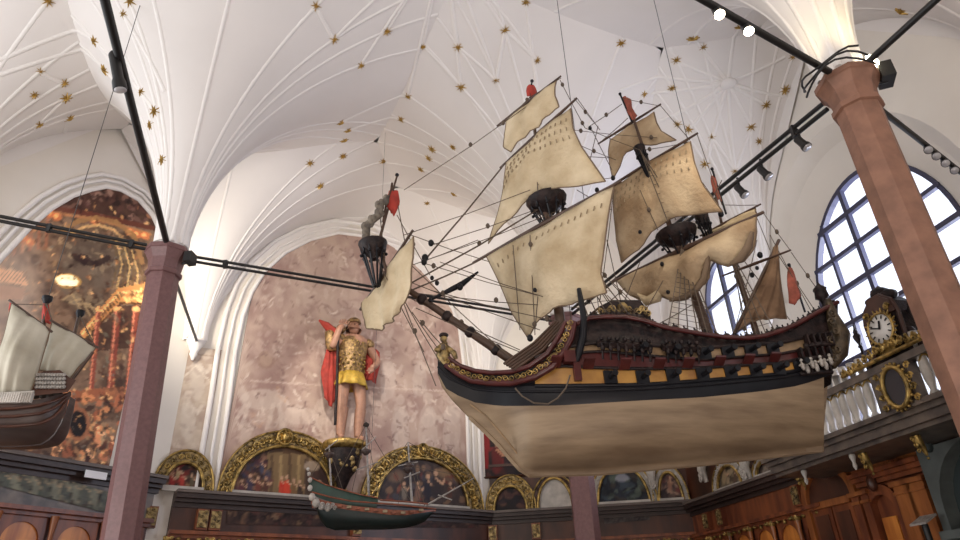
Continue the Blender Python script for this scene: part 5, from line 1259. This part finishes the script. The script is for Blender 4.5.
# timber wall with doors below the gallery
s0, s1 = wE.uv(806, 500, .1)[0], wE.uv(936, 480, .1)[0]
zd = zb-.27
pw = thing('wood_panelling', wE.pt((s0+s1)/2, 0, .1), 'tall orange-brown timber wall with arched door below the gallery', 'panelling')
MB().box(wE.pt((s0+s1)/2, zd/2, .05), wE.e*((s1-s0)/2), wE.n*.05, ZZ*(zd/2)).build('backing', M['woodred'], pw)
pz = lambda px, py, o_=.12: wE.uv(px, py, o_)
dl, dr = pz(813, 510)[0], pz(856, 500)[0]; dt = pz(832, 468)[1]; dm = (dl+dr)/2; hw = (dr-dl)/2
arch = [(dl, .1), (dr, .1)]+[(dm+hw*math.cos(math.pi*k/14), dt-hw*.8+hw*.8*math.sin(math.pi*k/14)) for k in range(15)]
big = [(dl-.12, .05), (dr+.12, .05)]+[(dm+(hw+.12)*math.cos(math.pi*k/14), dt-hw*.8+(hw*.8+.12)*math.sin(math.pi*k/14)) for k in range(15)]
MB().plate(big, [arch], wE.pt, .1, .2).build('door_arch', M['wood'], pw)
dd = thing('arched_door', wE.pt(dm, 0, .12), 'dark brown arched double door with panelled leaves below the gallery', 'door')
MB().plate(arch, [], wE.pt, .1, .13).build('tympanum', M['wooddark'], dd)
zi = dt-hw*.8-.1
for sg in (-1, 1):
    cc = dm+sg*hw*.48; lf = MB(); lf.box(wE.pt(cc, zi/2+.05, .15), wE.e*hw*.45, wE.n*.025, ZZ*(zi/2-.08)); lf = lf.build('leaf', M['woodred'], dd)
    m_ = MB()
    for (za, zc) in ((.3, zi*.45), (zi*.5, zi-.15)): m_.plate([(cc-hw*.3, za), (cc+hw*.3, za), (cc+hw*.3, zc), (cc-hw*.3, zc)], [], wE.pt, .17, .195)
    m_.build('panels', M['wooddark'], lf)
MB().box(wE.pt(dm, zi+.0, .17), wE.e*hw*.95, wE.n*.05, ZZ*.05).build('transom', M['wood'], dd)
# cornice, pilasters and niche to the right
cz = pz(895, 470)[1]; cl = pz(860, 485)[0]
m_ = MB()
for (z0, z1, dd_) in ((0, .06, .32), (-.06, 0, .26), (-.12, -.06, .2)): m_.box(wE.pt((cl+s1)/2, cz+(z0+z1)/2, dd_/2), wE.e*((s1-cl)/2), wE.n*(dd_/2), ZZ*((z1-z0)/2))
m_.build('cornice', M['woodred'], pw)
for px in (861, 871, 912, 926):
    a = pz(px, 500)[0]; wd = .10 if px > 900 else .07
    if px > 900: wd = .15
    m_ = MB(); m_.box(wE.pt(a, cz/2-.1, .16), wE.e*wd, wE.n*.06, ZZ*(cz/2-.12)); pl = m_.build('pilaster', M['wood' if px > 900 else 'woodred'], pw)
    m_ = MB(); m_.box(wE.pt(a, cz-.2, .18), wE.e*(wd+.03), wE.n*.08, ZZ*.03); m_.box(wE.pt(a, cz-.32, .17), wE.e*(wd+.015), wE.n*.07, ZZ*.02); m_.build('capital', M['wood'], pl)
for (xa, xb) in ((860, 890), (893, 922)):
    a, b = pz(xa+2, 460)[0], pz(xb-2, 450)[0]; z0, z1 = cz+.12, zd-.1
    m_ = MB(); m_.plate([(a, z0), (b, z0), (b, z1), (a, z1)], [[(a+.05, z0+.05), (b-.05, z0+.05), (b-.05, z1-.05), (a+.05, z1-.05)]], wE.pt, .1, .14); m_.build('panel_frame', M['wood'], pw)
a, b = pz(879, 520)[0], pz(902, 515)[0]; zt2 = pz(890, 493)[1]; mm = (a+b)/2; h2 = (b-a)/2
nc = [(a, .9), (b, .9)]+[(mm+h2*math.cos(math.pi*k/12), zt2-h2+h2*math.sin(math.pi*k/12)) for k in range(13)]
no = [(a-.12, .8), (b+.12, .8)]+[(mm+(h2+.12)*math.cos(math.pi*k/12), zt2-h2+(h2+.14)*math.sin(math.pi*k/12)) for k in range(13)]
nn_ = MB().plate(no, [nc], wE.pt, .1, .2).build('niche_arch', M['woodred'], pw)
MB().box(wE.pt(mm, zt2-.85, .125), wE.e*h2*.62, wE.n*.02, ZZ*.55).build('bright_oak_panel', M['oakbright'], pw)
m_ = MB(); m_.ball(wE.pt(mm, zt2+.16, .25), (.07, .07, .12), 8); m_.ball(wE.pt(mm, zt2+.3, .25), .06, 8); m_.build('keystone_carving', M['wooddark'], pw)
m_ = MB(); P_ = wE.pt(pz(923, 520, .5)[0], 0, .5); P_z = pz(923, 520, .5)[1]
ln = thing('reading_lamp_stand', P_, 'dark stand with a small tilted pale top by the timber pilasters', 'stand')
MB().tube([P_, P_+ZZ*(P_z-.05)], [.05, .04], 8).build('post', M['steel'], ln); MB().box(P_+ZZ*P_z, wE.e*.13, (wE.n*.10-ZZ*.05), ZZ*.012).build('top', M['grey'], ln)
# grey-green stone doorway at the right edge
g0_, g1_ = s1+.02, wE.L+3.2; zg = zd-.02; ga, gb = pz(948, 490)[0], pz(948, 490)[0]+1.5; gm = (ga+gb)/2; gh = (gb-ga)/2; gt = pz(962, 440)[1]
gl_ = [(ga, 1.5), (gb, 1.5)]+[(gm+gh*math.cos(math.pi*k/14), gt-gh+gh*math.sin(math.pi*k/14)) for k in range(15)]
gd = thing('stone_doorway', wE.pt((g0_+g1_)/2, 0, .1), 'grey-green painted arched stone doorway at the right edge', 'doorway')
MB().plate([(g0_, 0), (g1_, 0), (g1_, zg), (g0_, zg)], [gl_], wE.pt, .05, .28).build('surround', M['niche'], gd)
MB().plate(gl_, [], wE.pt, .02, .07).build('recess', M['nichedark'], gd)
MB().box(wE.pt((g0_+g1_)/2, 1.45+.9, .3), wE.e*((g1_-g0_)/2), wE.n*.06, ZZ*.05).build('ledge', M['niche'], gd)
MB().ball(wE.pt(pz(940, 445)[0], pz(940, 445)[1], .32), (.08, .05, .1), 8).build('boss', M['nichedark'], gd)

# ================================================================ THE STATUE ON ITS BRACKET
SO = .42
fs, fz_ = wN.uv(347, 441, SO); hs, hz = wN.uv(346, 317, SO); Hh = hz-fz_
print('statue', fs, fz_, Hh)
st0 = wN.pt(fs, fz_, SO)
def SP(x, z, y=0.0): return st0+wN.e*(x*Hh)+ZZ*(z*Hh)+wN.n*(y*Hh)
stt = thing('warrior_statue', st0, 'painted statue of a warrior in gilt armour and red cloak on the wall bracket', 'statue')
def skinned(name, J, E, mt, parent, sub=2):
    me = bpy.data.meshes.new(name); L0 = WL[parent.name]; me.from_pydata([Vector(j[0])-L0 for j in J], E, []); me.update(); me.materials.append(mt)
    o = bpy.data.objects.new(name, me); col.objects.link(o); o.parent = parent; WL[o.name] = Vector(L0)
    md = o.modifiers.new('skin', 'SKIN'); md.use_smooth_shade = True
    for i, j in enumerate(J): me.skin_vertices[0].data[i].radius = (j[1], j[1]*(j[2] if len(j) > 2 else 1)); me.skin_vertices[0].data[i].use_root = (i == 0)
    s_ = o.modifiers.new('sub', 'SUBSURF'); s_.levels = sub; s_.render_levels = sub; return o
h = Hh
J = [(SP(0, .52), .085*h), (SP(.0, .62), .075*h), (SP(.005, .74), .095*h), (SP(.01, .81), .07*h), (SP(.005, .855), .034*h), (SP(.0, .90), .060*h), (SP(-.005, .945), .056*h),
     (SP(-.06, .49), .062*h), (SP(-.065, .28, .015), .042*h), (SP(-.06, .17), .036*h), (SP(-.055, .035), .024*h), (SP(-.07, .012, .06), .020*h),
     (SP(.065, .49), .062*h), (SP(.085, .28, .03), .042*h), (SP(.085, .17, .01), .036*h), (SP(.09, .035), .024*h), (SP(.11, .012, .06), .020*h),
     (SP(-.115, .795), .040*h), (SP(-.19, .70, .05), .032*h), (SP(-.165, .84, .09), .026*h), (SP(-.125, .89, .07), .022*h),
     (SP(.13, .795), .040*h), (SP(.235, .67, -.02), .032*h), (SP(.155, .585, .08), .026*h), (SP(.125, .575, .09), .022*h)]
Ed = [(0,1),(1,2),(2,3),(3,4),(4,5),(5,6),(0,7),(7,8),(8,9),(9,10),(10,11),(0,12),(12,13),(13,14),(14,15),(15,16),(3,17),(17,18),(18,19),(19,20),(3,21),(21,22),(22,23),(23,24)]
body = skinned('body', J, Ed, M['skin'], stt)
for (bx, bz, by, sg) in ((-.125, .89, .07, 1), (.125, .575, .09, -1)):   # five fingers each
    for k in range(5):
        a0 = SP(bx+sg*.004*(k-2), bz+sg*.012, by); L_ = (.03, .042, .046, .043, .034)[k] if k else .028
        dx = (-.022+.011*k); MB().tube([a0+wN.e*dx*h, a0+wN.e*(dx*1.3+sg*.004)*h+ZZ*(L_*.5*h*sg)+wN.n*.012*h, a0+wN.e*(dx*1.3+sg*.012)*h+ZZ*(L_*.9*h*sg)], [.0075*h, .007*h, .005*h], 6).build('finger', M['skin'], body)
# face
hc = SP(-.002, .922)
MB().ball(hc+wN.n*.006*h-ZZ*.004*h, (.046*h, .050*h, .060*h), 14, (wN.e, wN.n, ZZ), 10).build('face', M['skin'], body)
m_ = MB(); m_.tube([hc+wN.n*.053*h+ZZ*.012*h, hc+wN.n*.068*h-ZZ*.008*h], [.006*h, .011*h], 6); m_.build('nose', M['skin'], body)
m_ = MB()
for sg in (-1, 1): m_.ball(hc+wN.e*sg*.018*h+wN.n*.054*h+ZZ*.008*h, .0045*h, 6)
m_.build('eyes', M['black'], body)
MB().box(hc+wN.n*.052*h-ZZ*.024*h, wE.e*0+wN.e*.010*h, wN.n*.002*h, ZZ*.002*h).build('mouth', M['rust'], body)
for sg in (-1, 1): MB().ball(hc+wN.e*sg*.047*h, (.008*h, .012*h, .015*h), 6).build('ear', M['skin'], body)
m_ = MB(); r_ = random.Random(4)
for k in range(26):
    an = k*2.4; rr = .048*h; zz = r_.uniform(-.03, .05)*h; d = Vector((math.cos(an), math.sin(an), 0))
    if d.dot(wN.n) > .05: continue
    m_.ball(hc-wN.n*.008*h+d*rr*math.sqrt(max(.1, 1-(zz/(.065*h))**2))+ZZ*(zz+.008*h), .02*h, 6, seg=5)
m_.build('hair', M['hair'], body)
m_ = MB(); m_.lathe([(.058*h, .055*h), (.055*h, .07*h), (.05*h, .085*h), (.03*h, .10*h), (.005*h, .105*h)], hc-ZZ*.02*h, 12); m_.build('helmet', M['armour'], stt)
# cuirass, kilt, greaves, cloak, feather, staff
def ring(z, rx, ry, x=0.0, n=20): return [SP(x+rx*math.cos(2*math.pi*k/n), z, ry*math.sin(2*math.pi*k/n)) for k in range(n)]
def loftr(rings, name, mt, parent=stt, solid=.01):
    n = len(rings[0]); m_ = MB(); m_.add([p for r in rings for p in r], [(i*n+j, i*n+(j+1) % n, (i+1)*n+(j+1) % n, (i+1)*n+j) for i in range(len(rings)-1) for j in range(n)]); return m_.build(name, mt, parent, solid)
cu = loftr([ring(.505, .105, .085), ring(.56, .098, .08), ring(.62, .092, .078), ring(.70, .112, .092), ring(.77, .122, .09), ring(.815, .10, .07), ring(.84, .055, .05)], 'cuirass', M['armour'])
m_ = MB(); r_ = random.Random(9)
for i in range(7):
    for k in range(7):
        an = math.pi*(k+.5)/7+(i % 2)*.2; z = .55+i*.037; m_.ball(SP(math.cos(an)*.103, z, math.sin(an)*.088), .011*h, 5, seg=4)
m_.build('studs', M['gold'], cu)
def fold(z, rx, ry, amp, n=40): return [SP((rx+amp*math.sin(k*2*math.pi*9/n))*math.cos(2*math.pi*k/n), z, (ry+amp*math.sin(k*2*math.pi*9/n))*math.sin(2*math.pi*k/n)) for k in range(n)]
loftr([fold(.53, .10, .082, .0), fold(.49, .112, .095, .004), fold(.45, .125, .105, .009), fold(.415, .132, .112, .013)], 'kilt', M['yellow'])
for (x, z, y) in ((-.115, .80, 0), (.13, .80, 0)):
    MB().ball(SP(x, z, y), (.055*h, .055*h, .045*h), 10).build('pauldron', M['armour'], stt)
for sg, x in ((-1, -.057), (1, .088)):
    m_ = MB(); m_.tube([SP(x, .04), SP(x, .12), SP(x, .2, .012), SP(x-.002, .245, .02)], [.03*h, .038*h, .042*h, .044*h], 10); m_.build('boot', M['skin'], stt)
def cloak(T, Rr, Bb, Ll, yoff, nm='cloak'):
    P_ = lambda x, y: onplane(x, y, wN.pt(0, 0, SO-.12+yoff), wN.n)
    sailmesh(P_, (T, Rr, Bb, Ll), .10, 14, 18, nm, 'red', .035, False, wN.n, stt, 1.5)
cloak([(326,350),(333,340),(341,338)], [(341,338),(340,362),(338,392)], [(324,398),(331,408),(338,392)], [(326,350),(321,372),(324,398)], 0)
cloak([(362,352),(372,348),(380,352)], [(380,352),(379,368),(376,384)], [(358,386),(367,380),(376,384)], [(362,352),(360,368),(358,386)], -.02)
m_ = MB(); pl = lambda x, y, o_=0.0: onplane(x, y, wN.pt(0, 0, SO+o_), wN.n)
m_.tube([pl(340, 343), pl(333, 332), pl(326, 325), pl(319, 320)], [.10, .16, .13, .03], 8, sq=.4); m_.build('feather_plume', M['red'], stt)
m_ = MB(); m_.tube([pl(336, 348), pl(331, 342), pl(330, 334), pl(335, 328)], [.12, .14, .12, .05], 8); m_.ball(pl(341, 329), .11, 8); m_.ball(pl(333, 346), (.16, .12, .12), 8); m_.build('shoulder_trophy', M['armour'], stt)
MB().tube([pl(338, 330, .2), pl(337, 380, .2), pl(335, 425, .2)], .03, 7).build('staff', M['hullcarve'], stt)
# bracket
bk = thing('statue_bracket', wN.pt(fs, fz_-1.0, .2), 'dark carved bracket with gilt rim carrying the warrior statue', 'bracket')
ax3 = (wN.e, wN.n, ZZ); cb = wN.pt(fs, fz_-.012, SO-.1)
MB().lathe([(.36, -.16), (.44, -.12), (.46, -.05), (.43, 0)], cb, 20, ax3).build('rim', M['gold'], bk)
MB().lathe([(.04, -1.0), (.1, -.85), (.16, -.7), (.3, -.5), (.34, -.3), (.36, -.17)], cb, 16, ax3).build('corbel', M['hullcarve'], bk)
m_ = MB(); r_ = random.Random(2)
for k in range(22):
    an = r_.uniform(0, math.pi); z = r_.uniform(-.6, -.2); m_.ball(cb+wN.e*math.cos(an)*.33*(1+z*.4)+wN.n*math.sin(an)*.33*(1+z*.4)+ZZ*z, r_.uniform(.04, .08), 6, seg=5)
m_.build('carved_fruit', M['goldrelief'], bk)
# the museum spotlight that throws the statue's shadow on the wall
spot('statue_spot', wN.pt(fs-2.2, fz_+3.2, 4.0), wN.pt(fs+.1, fz_+1.0, .3), 480, (1, .92, .82), 38, .6, .04)
